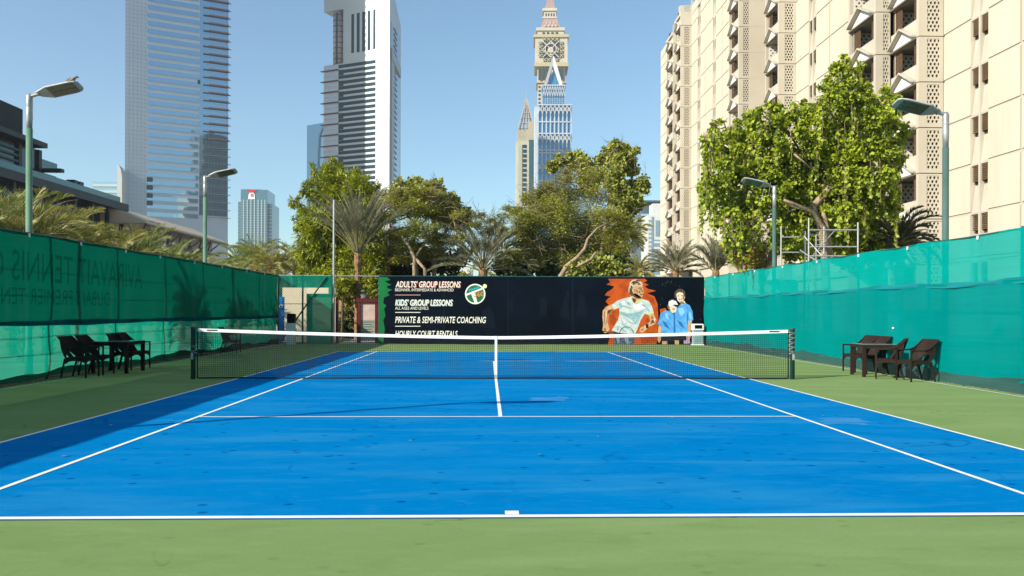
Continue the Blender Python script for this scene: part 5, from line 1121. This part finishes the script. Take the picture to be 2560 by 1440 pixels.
def skeleton(root, fork, B, n_tip, r0, name, m, parent, seed=1, kink=.10, extra=None):
    r_ = np.random.default_rng(seed); root = np.array(root, float); fork = [np.array(f, float) for f in fork]
    nodes = [root]+fork; par = [-1]+list(range(len(fork))); tips = []
    for _ in range(n_tip):
        c, R = B[r_.integers(len(B))]; d = r_.normal(size=3); d /= np.linalg.norm(d); tips.append(np.array(c)+d*R*r_.uniform(.3, .95))
    tips.sort(key=lambda p: np.linalg.norm(p-fork[-1])); cnt = None
    for tp in tips:
        best, bi = 1e9, 0
        for i, q in enumerate(nodes):
            if i < 1: continue
            dd = np.linalg.norm(tp-q); dd += .25*np.linalg.norm(q-fork[-1]) if q[2] < tp[2]+.5 else 3
            if dd < best: best, bi = dd, i
        a = nodes[bi]; k = max(2, int(np.linalg.norm(tp-a)/.55)); prev = bi
        for j in range(1, k+1):
            q = j/k; p = a+(tp-a)*q + r_.normal(size=3)*kink*np.linalg.norm(tp-a)*.35*(1 if j < k else 0) + np.array([0, 0, -.05*math.sin(q*math.pi)*np.linalg.norm(tp-a)])
            nodes.append(p); par.append(prev); prev = len(nodes)-1
    w_ = [0]*len(nodes); kids = [0]*len(nodes)
    for i in range(1, len(nodes)): kids[par[i]] += 1
    for i in range(len(nodes)-1, 0, -1): w_[i] += 1 if kids[i] == 0 else 0; w_[par[i]] += w_[i]
    mx = max(w_); rr = [max(.007, r0*(x/mx)**.60) for x in w_]
    mb = MB()
    for i in range(1, len(nodes)):
        if par[i] < 0: continue
        mb.tube([nodes[par[i]], nodes[i]], [min(rr[par[i]], rr[i]*1.25), rr[i]], 6 if rr[i] > .03 else 4, False)
    o = mb.build(name, m, None, True); rel(o, parent); return np.array(nodes), o
K['vine'] = leaf_mat('vine_leaf', (.010, .034, .004), (.31, .37, .02), .2)
K['neem'] = leaf_mat('feathery_leaf', (.025, .055, .006), (.30, .33, .014), .25)
K['acacia'] = leaf_mat('acacia_leaf', (.035, .05, .010), (.33, .33, .05), .28)
K['ficus'] = leaf_mat('ficus_leaf', (.03, .05, .010), (.36, .38, .07), .25)
K['shadeleaf'] = leaf_mat('shade_dark_leaf', (.018, .038, .010), (.055, .085, .02), .25)  # leaf green darkened, shade under the trees is part of the colour
K['brightbush'] = leaf_mat('bright_leaf', (.10, .15, .012), (.30, .30, .03), .4)
K['gold'] = leaf_mat('golden_leaf', (.12, .11, .015), (.24, .19, .03), .35)
K['palmg'] = leaf_mat('palm_leaf', (.05, .09, .018), (.24, .27, .07), .25)
K['palmy'] = leaf_mat('palm_leaf_yellow', (.09, .11, .022), (.33, .30, .075), .25)
K['palmgrey'] = leaf_mat('palm_leaf_grey', (.10, .115, .065), (.23, .225, .14), .25)
K['palmdk'] = leaf_mat('palm_leaf_dark', (.03, .04, .02), (.07, .075, .035), .2)
K['rachis'] = mat('palm_rib', (.30, .26, .14), (.24, .2, .1), 6, .6)
K['dry'] = leaf_mat('dry_frond', (.20, .13, .07), (.34, .24, .14), .2)
def tree(name, label, cat, root, fork, bls, Y, nleaf, lm_, lsz, style, bark='bark', r0=.18, ntip=60, dy=1.0, flat=1.0, shell=.5, clump=30, cr=.22, group=None, seed=1, aspect=.6, kink=.1):
    B = blobs3(bls, Y, dy, seed); rt = at(root[0], root[1], Y); rt = np.array([rt[0], rt[1], 0.0]) if root[1] > 690 else rt
    t = thing(name, tuple(rt), label, cat, group)
    fk = [at(f[0], f[1], Y+(f[2] if len(f) > 2 else 0)) for f in fork]
    skeleton(rt, fk, B, ntip, r0, 'trunk', K[bark], t, seed, kink)
    P, out = crown_points(B, nleaf, flat, shell, clump, cr); n = len(P)
    if style == 'broad': A_ = rdir(n)*.7+out*.5+np.array([0, 0, -.55]); Bv = rdir(n); L_ = lsz*rng.uniform(.6, 1.25, n); W_ = L_*aspect*1.25; bend = .06
    elif style == 'spray': A_ = rdir(n)*.55+out*.7+np.array([0, 0, -.35]); Bv = rdir(n)*.6+np.cross(A_, [0, 0, 1.]); L_ = lsz*rng.uniform(.5, 1.4, n); W_ = L_*aspect*.55; bend = .03
    elif style == 'flat': A_ = rdir(n)*np.array([1, 1, .3])+out*np.array([.5, .5, .05]); Bv = np.cross(A_, [0, 0, 1.])+rdir(n)*.9; L_ = lsz*rng.uniform(.5, 1.4, n); W_ = L_*aspect*.5; bend = .02
    o = quads(P, A_, Bv, L_, W_, 'crown', K[lm_], t, bend); return t, B
# the vine-draped tree by the apartment block
vb = [(2120, 160, 30), (2105, 195, 34), (2135, 215, 40), (2090, 250, 50), (2175, 245, 42), (2222, 262, 26), (2060, 300, 55), (2150, 310, 70), (2215, 330, 45), (1940, 262, 12), (1995, 262, 13), (1915, 300, 42), (1985, 335, 60), (1865, 318, 38), (1805, 322, 26), (1768, 345, 16), (1840, 385, 55), (1905, 400, 65), (1790, 425, 34), (1775, 470, 26), (1805, 500, 38), (1990, 425, 62), (2080, 410, 75), (2170, 410, 66), (2225, 395, 24), (2195, 500, 48), (2110, 500, 60), (1850, 480, 52), (1925, 480, 50), (1832, 548, 26), (1870, 560, 30)]
vl = [(2052, 525, 36, .0), (2082, 530, 32, .0), (1995, 520, 30, .2), (2050, 580, 30, .0), (2090, 590, 30, .0), (1835, 600, 22, .6), (1800, 555, 20, .6), (1985, 560, 38, .4), (1960, 600, 32, .6), (2012, 605, 32, .4), (2045, 545, 36, .2), (2020, 640, 28, .4), (2070, 590, 30, .2), (2150, 575, 48, .6), (2120, 560, 44, 1.0), (1950, 560, 34, 1.2), (1975, 530, 40, .8), (2030, 600, 34, 1.6), (2180, 610, 34, .8), (2100, 600, 34, 1.4), (1945, 610, 26, 1.6), (2220, 540, 24, .5), (2060, 560, 34, 1.2), (2060, 625, 34, .8), (2130, 635, 40, .8), (1990, 590, 26, 1.4), (2205, 570, 22, .5), (1985, 640, 24, 1.5)]
vt, vB = tree('vine_covered_tree', 'large yellow green tree draped with broad leaved vines behind the right fence', 'tree', (2075, 700), [(2062, 640), (2055, 570), (2030, 520), (2075, 470)], vb, 12.4, 52000, 'vine', .125, 'broad', r0=.15, ntip=90, dy=1.4, shell=.66, clump=64, cr=.155, seed=4, aspect=.8)
vl = [(a, b, c, 11.3+d) for a, b, c, d in vl]
Pl, out_ = crown_points(blobs3(vl, 12.4, 1, 9), 25000, 1, .3, 26, .25); n_ = len(Pl)
quads(Pl, rdir(n_)*.6+np.array([0, -.2, -.7]), rdir(n_), .16*rng.uniform(.6, 1.2, n_), .15*rng.uniform(.6, 1.2, n_), 'lower_foliage', K['vine'], vt, .05)
vk = [(1960, 470, 50), (2040, 470, 60), (2120, 480, 60), (2180, 470, 45), (2000, 540, 44), (2090, 560, 50), (2160, 560, 44), (1900, 430, 45), (2060, 380, 60), (2140, 370, 60), (1940, 400, 50), (2040, 610, 40), (2120, 620, 40), (2190, 620, 26), (1960, 600, 30), (1850, 420, 34), (1860, 500, 30)]
Pk, out_ = crown_points([(at(a, b, 14.3), c*.0155) for a, b, c in vk], 9000, 1, .1, 20, .35); n_ = len(Pk)
quads(Pk, rdir(n_)*.7+np.array([0, 0, -.6]), rdir(n_), .19*rng.uniform(.6, 1.2, n_), .18*rng.uniform(.6, 1.2, n_), 'inner_foliage', K['vine'], vt, .05)
# hanging strands of leaves
S_ = []; smb = MB()
for i in range(330):
    c, R = vB[rng.integers(len(vB))]; a = rng.uniform(0, 2*math.pi); p = np.array(c)+np.array([math.cos(a)*R*.9, math.sin(a)*R*.9-.1, -R*.2]); Ln = rng.uniform(.5, 1.7)
    for k in range(int(Ln/.055)): S_.append(p+np.array([.05*math.sin(k*.7+i), .05*math.cos(k*.9+i), -.055*k]))
    smb.tube([p+np.array([0, 0, .2]), p+np.array([.04, 0, -Ln])], .008, 4, False)
S_ = np.array(S_); n_ = len(S_)
quads(S_, rdir(n_)*.7+np.array([0, 0, -.8]), rdir(n_), .17*rng.uniform(.6, 1.2, n_), .14*rng.uniform(.6, 1.2, n_), 'hanging_vines', K['vine'], vt, .05); rel(smb.build('vine_stems', K['bark']), vt)
bmb = MB()
for pts, r in ((((2075, 640, 0), (2060, 570, -.2), (2030, 530, -.5), (1985, 510, -.9), (1960, 500, -1.0)), .11), (((2075, 640, 0), (2068, 575, -.1), (2058, 530, -.2)), .11), (((1985, 385, -1.5), (2010, 405, -1.5), (2030, 425, -1.2)), .035)):
    bmb.tube([at(a, b, 12.4+c) for a, b, c in pts], [r*(1-.15*i) for i in range(len(pts))], 8)
rel(bmb.build('bare_limb', K['bark'], None, True), vt)
K['twig'] = mat('pale_twig', (.22, .17, .11), (.14, .10, .065), 9, .9)
# golden shrub tree in front of the vine tree's left foot
tree('golden_tree', 'small golden brown feathery tree under the left side of the vine covered tree', 'tree', (1862, 700), [(1862, 640), (1860, 610)], [(1850, 590, 30), (1835, 615, 24), (1875, 600, 26), (1868, 570, 22), (1890, 625, 20), (1852, 640, 30), (1880, 650, 24)], 15.6, 5200, 'gold', .16, 'flat', r0=.06, ntip=30, dy=.5, seed=11)
# central trees
T1 = [(832, 425, 20), (826, 452, 34), (868, 468, 40), (798, 475, 34), (905, 478, 38), (935, 492, 28), (885, 430, 9), (786, 420, 9), (770, 470, 15), (740, 503, 12), (752, 518, 9), (835, 520, 55), (780, 555, 34), (745, 555, 16), (738, 560, 10), (900, 540, 50), (800, 600, 50), (770, 630, 32), (850, 600, 60), (920, 600, 45), (830, 655, 50), (880, 660, 50), (775, 665, 30), (930, 665, 32)]
tree('feathery_tree', 'dense bright green feathery tree left of the grey palm', 'tree', (850, 700), [(850, 660), (848, 600), (840, 540)], T1, 29.5, 46000, 'neem', .23, 'spray', bark='barkdk', r0=.22, ntip=60, dy=1.6, shell=.5, clump=34, cr=.26, seed=5, aspect=.55)
T2 = [(985, 478, 18), (972, 500, 30), (1030, 480, 22), (1062, 482, 26), (1085, 462, 12), (1090, 490, 26), (1120, 515, 26), (1020, 525, 44), (1075, 530, 44), (965, 545, 28), (1145, 540, 20), (1120, 560, 34), (1050, 575, 50), (985, 585, 36), (1100, 600, 40), (1160, 560, 16), (1192, 562, 20), (1214, 580, 16), (1168, 538, 22), (1196, 538, 16), (1222, 552, 14), (1145, 600, 24), (1020, 615, 34), (1075, 635, 36), (1000, 650, 24), (1120, 650, 26)]
tree('acacia_tree', 'spreading olive green acacia with pale bare branches between the two grey palms', 'tree', (1043, 700), [(1040, 665), (1032, 640), (1018, 608)], T2, 27, 50000, 'acacia', .135, 'flat', r0=.13, ntip=260, dy=1.8, flat=.5, shell=.3, clump=34, cr=.34, seed=6, kink=.18, group='acacia trees over the banner')
T2b = [(1000, 465, 16), (1040, 462, 16), (1078, 466, 18), (1100, 478, 16), (1128, 500, 16), (1095, 455, 8), (1155, 520, 14), (1010, 490, 24), (1060, 490, 26), (1110, 520, 26), (1150, 550, 24)]
tree('leafy_tree', 'green leafy crown rising behind the left acacia', 'tree', (1085, 700), [(1085, 660), (1095, 600), (1080, 540)], T2b, 31, 9000, 'ficus', .20, 'broad', bark='bark', r0=.14, ntip=40, dy=1.2, shell=.35, clump=22, cr=.3, seed=16, aspect=.7)
T3 = [(1350, 500, 36), (1425, 440, 30), (1480, 440, 30), (1380, 525, 50), (1345, 580, 46), (1425, 595, 50), (1310, 550, 34), (1480, 560, 44), (1256, 548, 22), (1238, 572, 22), (1262, 522, 12), (1290, 530, 22), (1320, 500, 18), (1345, 478, 20), (1375, 470, 26), (1410, 450, 20), (1400, 500, 44), (1450, 480, 40), (1495, 490, 36), (1340, 540, 40), (1300, 575, 36), (1390, 560, 50), (1450, 545, 50), (1515, 540, 46), (1565, 560, 26), (1585, 590, 14), (1250, 580, 24), (1232, 610, 20), (1330, 610, 40), (1390, 620, 44), (1460, 610, 48), (1530, 600, 42), (1555, 625, 22), (1280, 640, 30), (1340, 655, 30), (1440, 655, 34)]
tree('acacia_tree', 'wide brownish acacia with a leaning pale trunk right of the centre', 'tree', (1403, 700), [(1412, 670), (1420, 650), (1452, 620), (1468, 590)], T3, 26, 78000, 'acacia', .135, 'flat', r0=.17, ntip=420, dy=2.0, flat=.72, shell=.25, clump=34, cr=.34, seed=7, kink=.2, group='acacia trees over the banner')
T4 = [(1545, 366, 16), (1528, 385, 20), (1560, 388, 22), (1588, 376, 9), (1506, 402, 16), (1545, 412, 24), (1578, 420, 16), (1500, 435, 18), (1536, 450, 24), (1580, 468, 15), (1605, 455, 16), (1618, 470, 9), (1560, 500, 30), (1590, 500, 18), (1440, 400, 20), (1462, 412, 18), (1428, 388, 9), (1395, 400, 14), (1385, 415, 16), (1470, 450, 22), (1560, 535, 24)]
tree('leafy_tree', 'tall pale green leafy tree rising behind the brown acacia', 'tree', (1500, 700), [(1502, 640), (1515, 560), (1530, 480)], T4, 31.5, 18000, 'ficus', .20, 'broad', r0=.15, ntip=120, dy=1.2, shell=.3, clump=34, cr=.36, seed=8, aspect=.7)
def limbs(t, Y, lst, m='bark'):
    mb = MB()
    for pts, r in lst: mb.tube([at(q[0], q[1], Y+(q[2] if len(q) > 2 else 0)) if q[1] < 699 else at(q[0], q[1], Y)*np.array([1, 1, 0]) for q in pts], [r*(1-.11*i) for i in range(len(pts))], 8)
    rel(mb.build('pale_limb', K[m], None, True), t)
limbs(bpy.data.objects['acacia_tree.001'], 22.4, [([(1392, 700), (1402, 690), (1418, 664), (1442, 645), (1462, 622), (1469, 598), (1492, 572, .5), (1530, 552, .8)], .15), ([(1402, 690), (1440, 668), (1478, 648), (1490, 630)], .09)])
limbs(bpy.data.objects['acacia_tree'], 24.6, [([(1040, 700), (1036, 668), (1037, 645), (1022, 615), (1005, 590, .5), (975, 565, .8)], .12), ([(1072, 700), (1062, 672), (1040, 648)], .10), ([(1037, 645), (1060, 610, .5), (1085, 580, .8)], .06)])
def twigs(t, bls, Y, n, seed, ln=1.1):
    r_ = np.random.default_rng(seed); B = blobs3(bls, Y, 1.6, seed); mb = MB()
    for i in range(n):
        c, R = B[r_.integers(len(B))]; d = r_.normal(size=3)*np.array([1, .6, .6])+np.array([0, -.8, .35]); d /= np.linalg.norm(d); p = np.array(c)+d*R*r_.uniform(.5, 1.0); g_ = r_.normal(size=3)*np.array([1, .4, .5])+np.array([0, -.2, .35]); g_ /= np.linalg.norm(g_); L_ = ln*r_.uniform(.4, 1.2)
        pts = [p]; 
        for k in range(4): g_ = g_+r_.normal(size=3)*.28; g_ /= np.linalg.norm(g_); pts.append(pts[-1]+g_*L_/4)
        mb.tube(pts, list(np.linspace(.016, .006, 5)), 4, False)
        if r_.random() < .6: q = pts[2]; g2 = g_+r_.normal(size=3)*.6; g2 /= np.linalg.norm(g2); mb.tube([q, q+g2*L_*.3, q+g2*L_*.5+np.array([0, 0, .05])], [.011, .008, .005], 4, False)
    rel(mb.build('twigs', K['twig']), t)
twigs(bpy.data.objects['acacia_tree'], T2, 26.6, 130, 71); twigs(bpy.data.objects['acacia_tree.001'], T3, 25.6, 200, 72); twigs(bpy.data.objects['leafy_tree.001'], T4, 31, 60, 73)
# dark understorey trees
for i, (lab, bls, Y, lm_, n_) in enumerate((('dark shaded tree low behind the brown acacia', [(1300, 640, 36), (1350, 650, 34), (1310, 675, 30), (1260, 660, 26), (1375, 670, 26)], 33, 'shadeleaf', 5200),
        ('dark shaded tree low behind the left acacia', [(1080, 650, 36), (1030, 655, 30), (985, 660, 34), (1120, 660, 28), (1060, 675, 30), (960, 640, 30), (1150, 640, 22), (1000, 690, 30)], 33.5, 'shadeleaf', 6200),
        ('round leaved bush catching the sun right of the leaning acacia trunk', [(1440, 680, 22), (1475, 665, 26), (1510, 670, 28), (1540, 680, 26), (1560, 690, 18), (1500, 650, 16)], 23, 'ficus', 4200),
        ('dark bushy tree filling the gap behind the leafy tree', [(1500, 640, 34), (1540, 640, 30), (1450, 640, 30), (1560, 660, 22), (1520, 600, 30), (1400, 650, 30)], 35, 'shadeleaf', 5600),
        ('bright green shrub in the entrance gap beside the palm trunk', [(855, 715, 20), (875, 735, 20), (860, 700, 16), (885, 710, 18), (845, 735, 10)], 24.5, 'brightbush', 2600),
        ('bright shrub between the palm trunk and the banner', [(925, 705, 20), (935, 725, 18), (918, 690, 18), (940, 690, 14), (925, 735, 12)], 24.8, 'brightbush', 2600),
        ('dark low shrub in the shade of the entrance gap', [(868, 800, 18), (850, 815, 16), (885, 815, 16), (870, 770, 16), (895, 775, 12), (860, 840, 16), (885, 840, 16)], 26.6, 'shadeleaf', 2400),
        ('light green shrub low between the palm and the acacia', [(1245, 690, 16), (1262, 692, 14), (1228, 694, 10)], 40, 'neem', 900),
        ('pale green shrub low under the central gap', [(1170, 692, 12), (1150, 690, 12)], 38, 'ficus', 500))):
    c = bls[0]; tree('shrub' if i > 3 or i == 2 else 'understorey_tree', lab, 'shrub' if i > 3 or i == 2 else 'tree', (bls[0][0], 701 if i < 4 else 800), [(bls[0][0]+2, bls[0][1]+12)], bls, Y, n_, lm_, .2 if i != 2 else .17, 'broad' if i in (2, 3, 0, 1) else 'spray', bark='barkdk', r0=.06, ntip=20, dy=.7, shell=.3, clump=22, cr=.3, seed=30+i, aspect=.75)
# ---- palms
def palm_mesh(seed, nf, L_, el0, el1, droop, lw=.035, ll=.45, nl=34, vang=.5, s0=.14):
    r_ = np.random.default_rng(seed); P, A_, B_, LL, WW = [], [], [], [], []; rib = MB()
    for f in range(nf):
        az = f*2.39996+r_.uniform(-.3, .3); q = (f+.5)/nf; el = math.radians(el0+(el1-el0)*q+r_.uniform(-7, 7)); Lf = L_*r_.uniform(.82, 1.08)
        h = np.array([math.cos(az), math.sin(az), 0]); up = np.array([0, 0, 1.]); p = h*.06+up*(.15*(1-q)); pts = [p.copy()]; N = 12
        side = np.array([-h[1], h[0], 0]); sw = r_.uniform(-.25, .25)
        for k in range(N):
            e = el-droop*(k/N)**1.35*r_.uniform(.93, 1.07); d = h*math.cos(e)+up*math.sin(e)+side*sw*(k/N)**2*.5; p = p+d/np.linalg.norm(d)*Lf/N; pts.append(p.copy())
        pts = np.array(pts); rib.tube(list(pts), list(np.linspace(.030, .005, N+1)), 4, False)
        for k in range(nl):
            s_ = s0+(1-s0)*k/nl; i = min(int(s_*N), N-1); w_ = s_*N-i; b = pts[i]*(1-w_)+pts[i+1]*w_; tn = pts[i+1]-pts[i]; tn /= np.linalg.norm(tn)
            nrm = np.cross(side, tn); nrm = nrm/np.linalg.norm(nrm); nrm = nrm if nrm[2] > -.2 else -nrm; l = ll*(math.sin(math.pi*min(1, (.18+s_*.86)))**.6+.12)*r_.uniform(.85, 1.1)
            for sg in (-1, 1):
                d = side*sg*(1-.25*s_)+tn*(.75+.5*s_)+nrm*vang*r_.uniform(.5, 1.3)+r_.normal(size=3)*.10; P.append(b); A_.append(d); B_.append(nrm+side*.4*sg+r_.normal(size=3)*.2); LL.append(l); WW.append(lw)
    return [np.array(x) for x in (P, A_, B_, LL, WW)], rib
PM = {}
def palm_kind(key, m, *a, **k):
    (P, A_, B_, LL, WW), rib = palm_mesh(*a, **k); o = quads(P, A_, B_, LL, WW, 'fronds', m, None); r = rib.build('frond_ribs', K['rachis'])
    PM[key] = (o, r); o.hide_render = False; return o
used_first = set()
def palm(key, px, row, Y, label, trunk_r=.16, sc=1.0, group='date palms', trunk='palmtrunk', cat='palm tree', skirt=0):
    c = at(px, row, Y); t = thing('palm_tree', (c[0], c[1], 0), label, cat, group); z = c[2]
    o, r = PM[key]
    rz = rng.uniform(0, 6.28)
    for q in (o, r):
        if (key, q.name) in used_first: n = q.copy(); COL.objects.link(n)
        else: n = q; used_first.add((key, q.name))
        n.parent = t; n.location = (0, 0, z); n.scale = (sc, sc, sc); n.rotation_euler = (rng.uniform(-.08, .08), rng.uniform(-.08, .08), rz)
    tm = MB(); N = max(4, int(z/.16)); prof = []
    for i in range(N+1):
        q = i/N; rr = trunk_r*(1.15-.25*q)*(1.0 if i % 2 == 0 else .86)+(.05 if q > .85 else 0); prof.append((rr, z*q))
    prof.append((trunk_r*.7, z+.25)); tm.lathe((0, 0, 0), prof, 9)
    for i in range(int(z/.10)):                       # stubs of old fronds
        zz = .1+i*.10; a = i*2.4; rr = trunk_r*(1.1-.25*zz/max(z, .1)); tm.tube([(rr*.8*math.cos(a), rr*.8*math.sin(a), zz), ((rr+.09)*math.cos(a), (rr+.09)*math.sin(a), zz+.12)], [.045, .02], 4)
    tm.build('trunk', K[trunk], t)
    return t
palm_kind('bush', K['palmg'], 1, 34, 2.2, 84, -8, 1.25, .034, .5, 34, .45)
palm_kind('bushy', K['palmy'], 2, 32, 2.1, 82, -16, 1.35, .034, .48, 34, .45)
palm_kind('grey', K['palmgrey'], 3, 44, 3.6, 88, 50, .62, .035, .46, 46, .55, .34)
palm_kind('greyb', K['palmgrey'], 4, 46, 3.1, 85, 16, .85, .045, .42, 40, .6, .3)
palm_kind('dark', K['palmdk'], 5, 34, 1.9, 80, -20, 1.4, .045, .42, 30, .4)
palm_kind('upright', K['palmgrey'], 6, 22, 1.9, 88, 45, .6, .035, .42, 36, .6)
palm_kind('fan', K['palmy'], 7, 30, 1.7, 80, -30, 1.2, .05, .5, 26, .3)
lp = [(-60, 560, -14.2, 'bush'), (28, 520, -15.5, 'bush'), (62, 590, -13.2, 'bushy'), (120, 548, -14.6, 'bushy'), (165, 560, -16.4, 'bushy'), (205, 585, -14.0, 'bushy'), (250, 566, -15.6, 'bushy'), (285, 600, -14.2, 'bushy'), (325, 580, -15.8, 'bush'), (345, 612, -14.4, 'bush'), (392, 592, -15.6, 'bush'), (420, 615, -14.4, 'bush'), (455, 606, -15.8, 'bushy'), (490, 622, -14.8, 'bush'), (535, 628, -15.6, 'bushy'), (575, 640, -15.2, 'bush')]
desc = ['just outside the left picture edge', 'highest at far left beside the tall lamp', 'low and yellow right at the tall lamp foot', 'second one past the tall lamp, straw coloured', 'straw coloured, in front of the terrace columns', 'low and straw coloured against the fence', 'brownish, in front of the terrace building middle', 'low, touching the fence under the terrace end', 'dark green, at the terrace building end', 'low under the canopy start', 'green, under the beige canopy', 'low green in front of the pale hall pier', 'yellowish, before the pale hall wall', 'low green left of the far lamp', 'yellowish, right behind the far lamp', 'small green, right of the far lamp']
for (px, row, X, k_), d_ in zip(lp, desc):
    Y = yat(px, X); dd_ = Y-CP[1]; top = float(np.interp(px, [0, 60, 100, 200, 250, 300, 345, 400, 450, 500, 560, 600], [462, 466, 500, 512, 544, 570, 560, 592, 606, 614, 634, 642])); palm(k_, px, top+(1.72+.25*((px//10) % 2))*FPX/dd_, Y, 'bushy date palm above the left fence, '+d_, sc=(1.0 if k_ == 'bush' else 1.02)*rng.uniform(.82, .98), group='date palms above the left fence')
for px, row, d, k_, lb in ((640, 660, 52, 'bush', 'green date palm in front of the stepped office block'), (678, 672, 50, 'bushy', 'brownish date palm left of the feathery tree'), (738, 672, 52, 'bushy', 'date palm partly behind the feathery tree'), (600, 668, 58, 'bush', 'small date palm left of the office block foot')):
    palm(k_, px, row, CP[1]+d, lb, sc=.95)
palm('grey', 895, 640, 24.5, 'tall grey date palm with orange brown trunk in the entrance gap', trunk_r=.17, sc=1.0, group='grey date palms')
palm('greyb', 1207, 680, 25.5, 'grey brown date palm spreading over the banner between the acacias', trunk_r=.22, sc=1.05, group='grey date palms')
palm('greyb', 968, 660, 31, 'withered date palm in the shade left of the acacia trunk', trunk_r=.15, sc=.8, group='grey date palms')
palm('fan', 1600, 682, 22.5, 'small yellow green palm just above the orange part of the banner', trunk_r=.1, sc=.62, group='small palms behind the banner')
palm('greyb', 1690, 682, 22.0, 'small grey green palm above the printed children', trunk_r=.12, sc=.58, group='small palms behind the banner')
palm('upright', 1790, 682, 21.5, 'upright grey palm at the start of the right fence', trunk_r=.14, sc=.95, group='upright palms behind the right fence')
palm('upright', 1852, 686, 18.2, 'upright grey palm nearer the golden tree', trunk_r=.14, sc=.95, group='upright palms behind the right fence')
palm('upright', 1905, 688, 16.2, 'upright grey palm behind the far right lamp', trunk_r=.12, sc=.8, group='upright palms behind the right fence')
palm('dark', 2248, 612, 14.5, 'dark shaded palm right of the scaffold in front of the apartment block', trunk_r=.16, sc=.95)
palm('dark', 2200, 640, 15.5, 'dark palm low behind the vine covered tree', trunk_r=.14, sc=.8)
palm('fan', 1522, 602, 44, 'tall thin trunked palm among the right hand trees', trunk_r=.17, sc=1.2, trunk='bark', group='thin trunked palms')
palm('fan', 1563, 588, 46, 'tall thin trunked palm nearest the pink stepped tower', trunk_r=.17, sc=1.25, trunk='bark', group='thin trunked palms')
# bare twigs above the crowns are part of the acacias; low hedge beyond the far end closes the view
hp = []; 
for i in range(9000):
    x = rng.uniform(-60, 45); hp.append((x, 62+rng.uniform(-2, 2)+2*math.sin(x*.3), abs(rng.normal(0, 1))*1.2*(1+.5*math.sin(x*.7))))
hp = np.array(hp); n_ = len(hp); o = quads(hp, rdir(n_)+np.array([0, 0, .3]), rdir(n_), .55*rng.uniform(.6, 1.2, n_), .4*rng.uniform(.6, 1.2, n_), 'hedge', K['shadeleaf'], None, .05)
tag(o, 'distant dark green planting along the ground beyond the far end', 'hedge', kind='stuff')
# ================================================================== haze
hzm = bpy.data.materials.new('haze'); hzm.use_nodes = True; t_ = hzm.node_tree; t_.nodes.remove(t_.nodes['Principled BSDF']); pv = t_.nodes.new('ShaderNodeVolumePrincipled')
pv.inputs['Color'].default_value = (.80, .90, 1.0, 1); pv.inputs['Density'].default_value = .00018; pv.inputs['Anisotropy'].default_value = .2; t_.links.new(pv.outputs[0], t_.nodes['Material Output'].inputs['Volume'])
hb_ = MB().box(-720, 720, -320, 1320, -1.5, 300).build('haze', hzm); tag(hb_, 'thin pale haze over the distant towers', 'haze', kind='stuff')
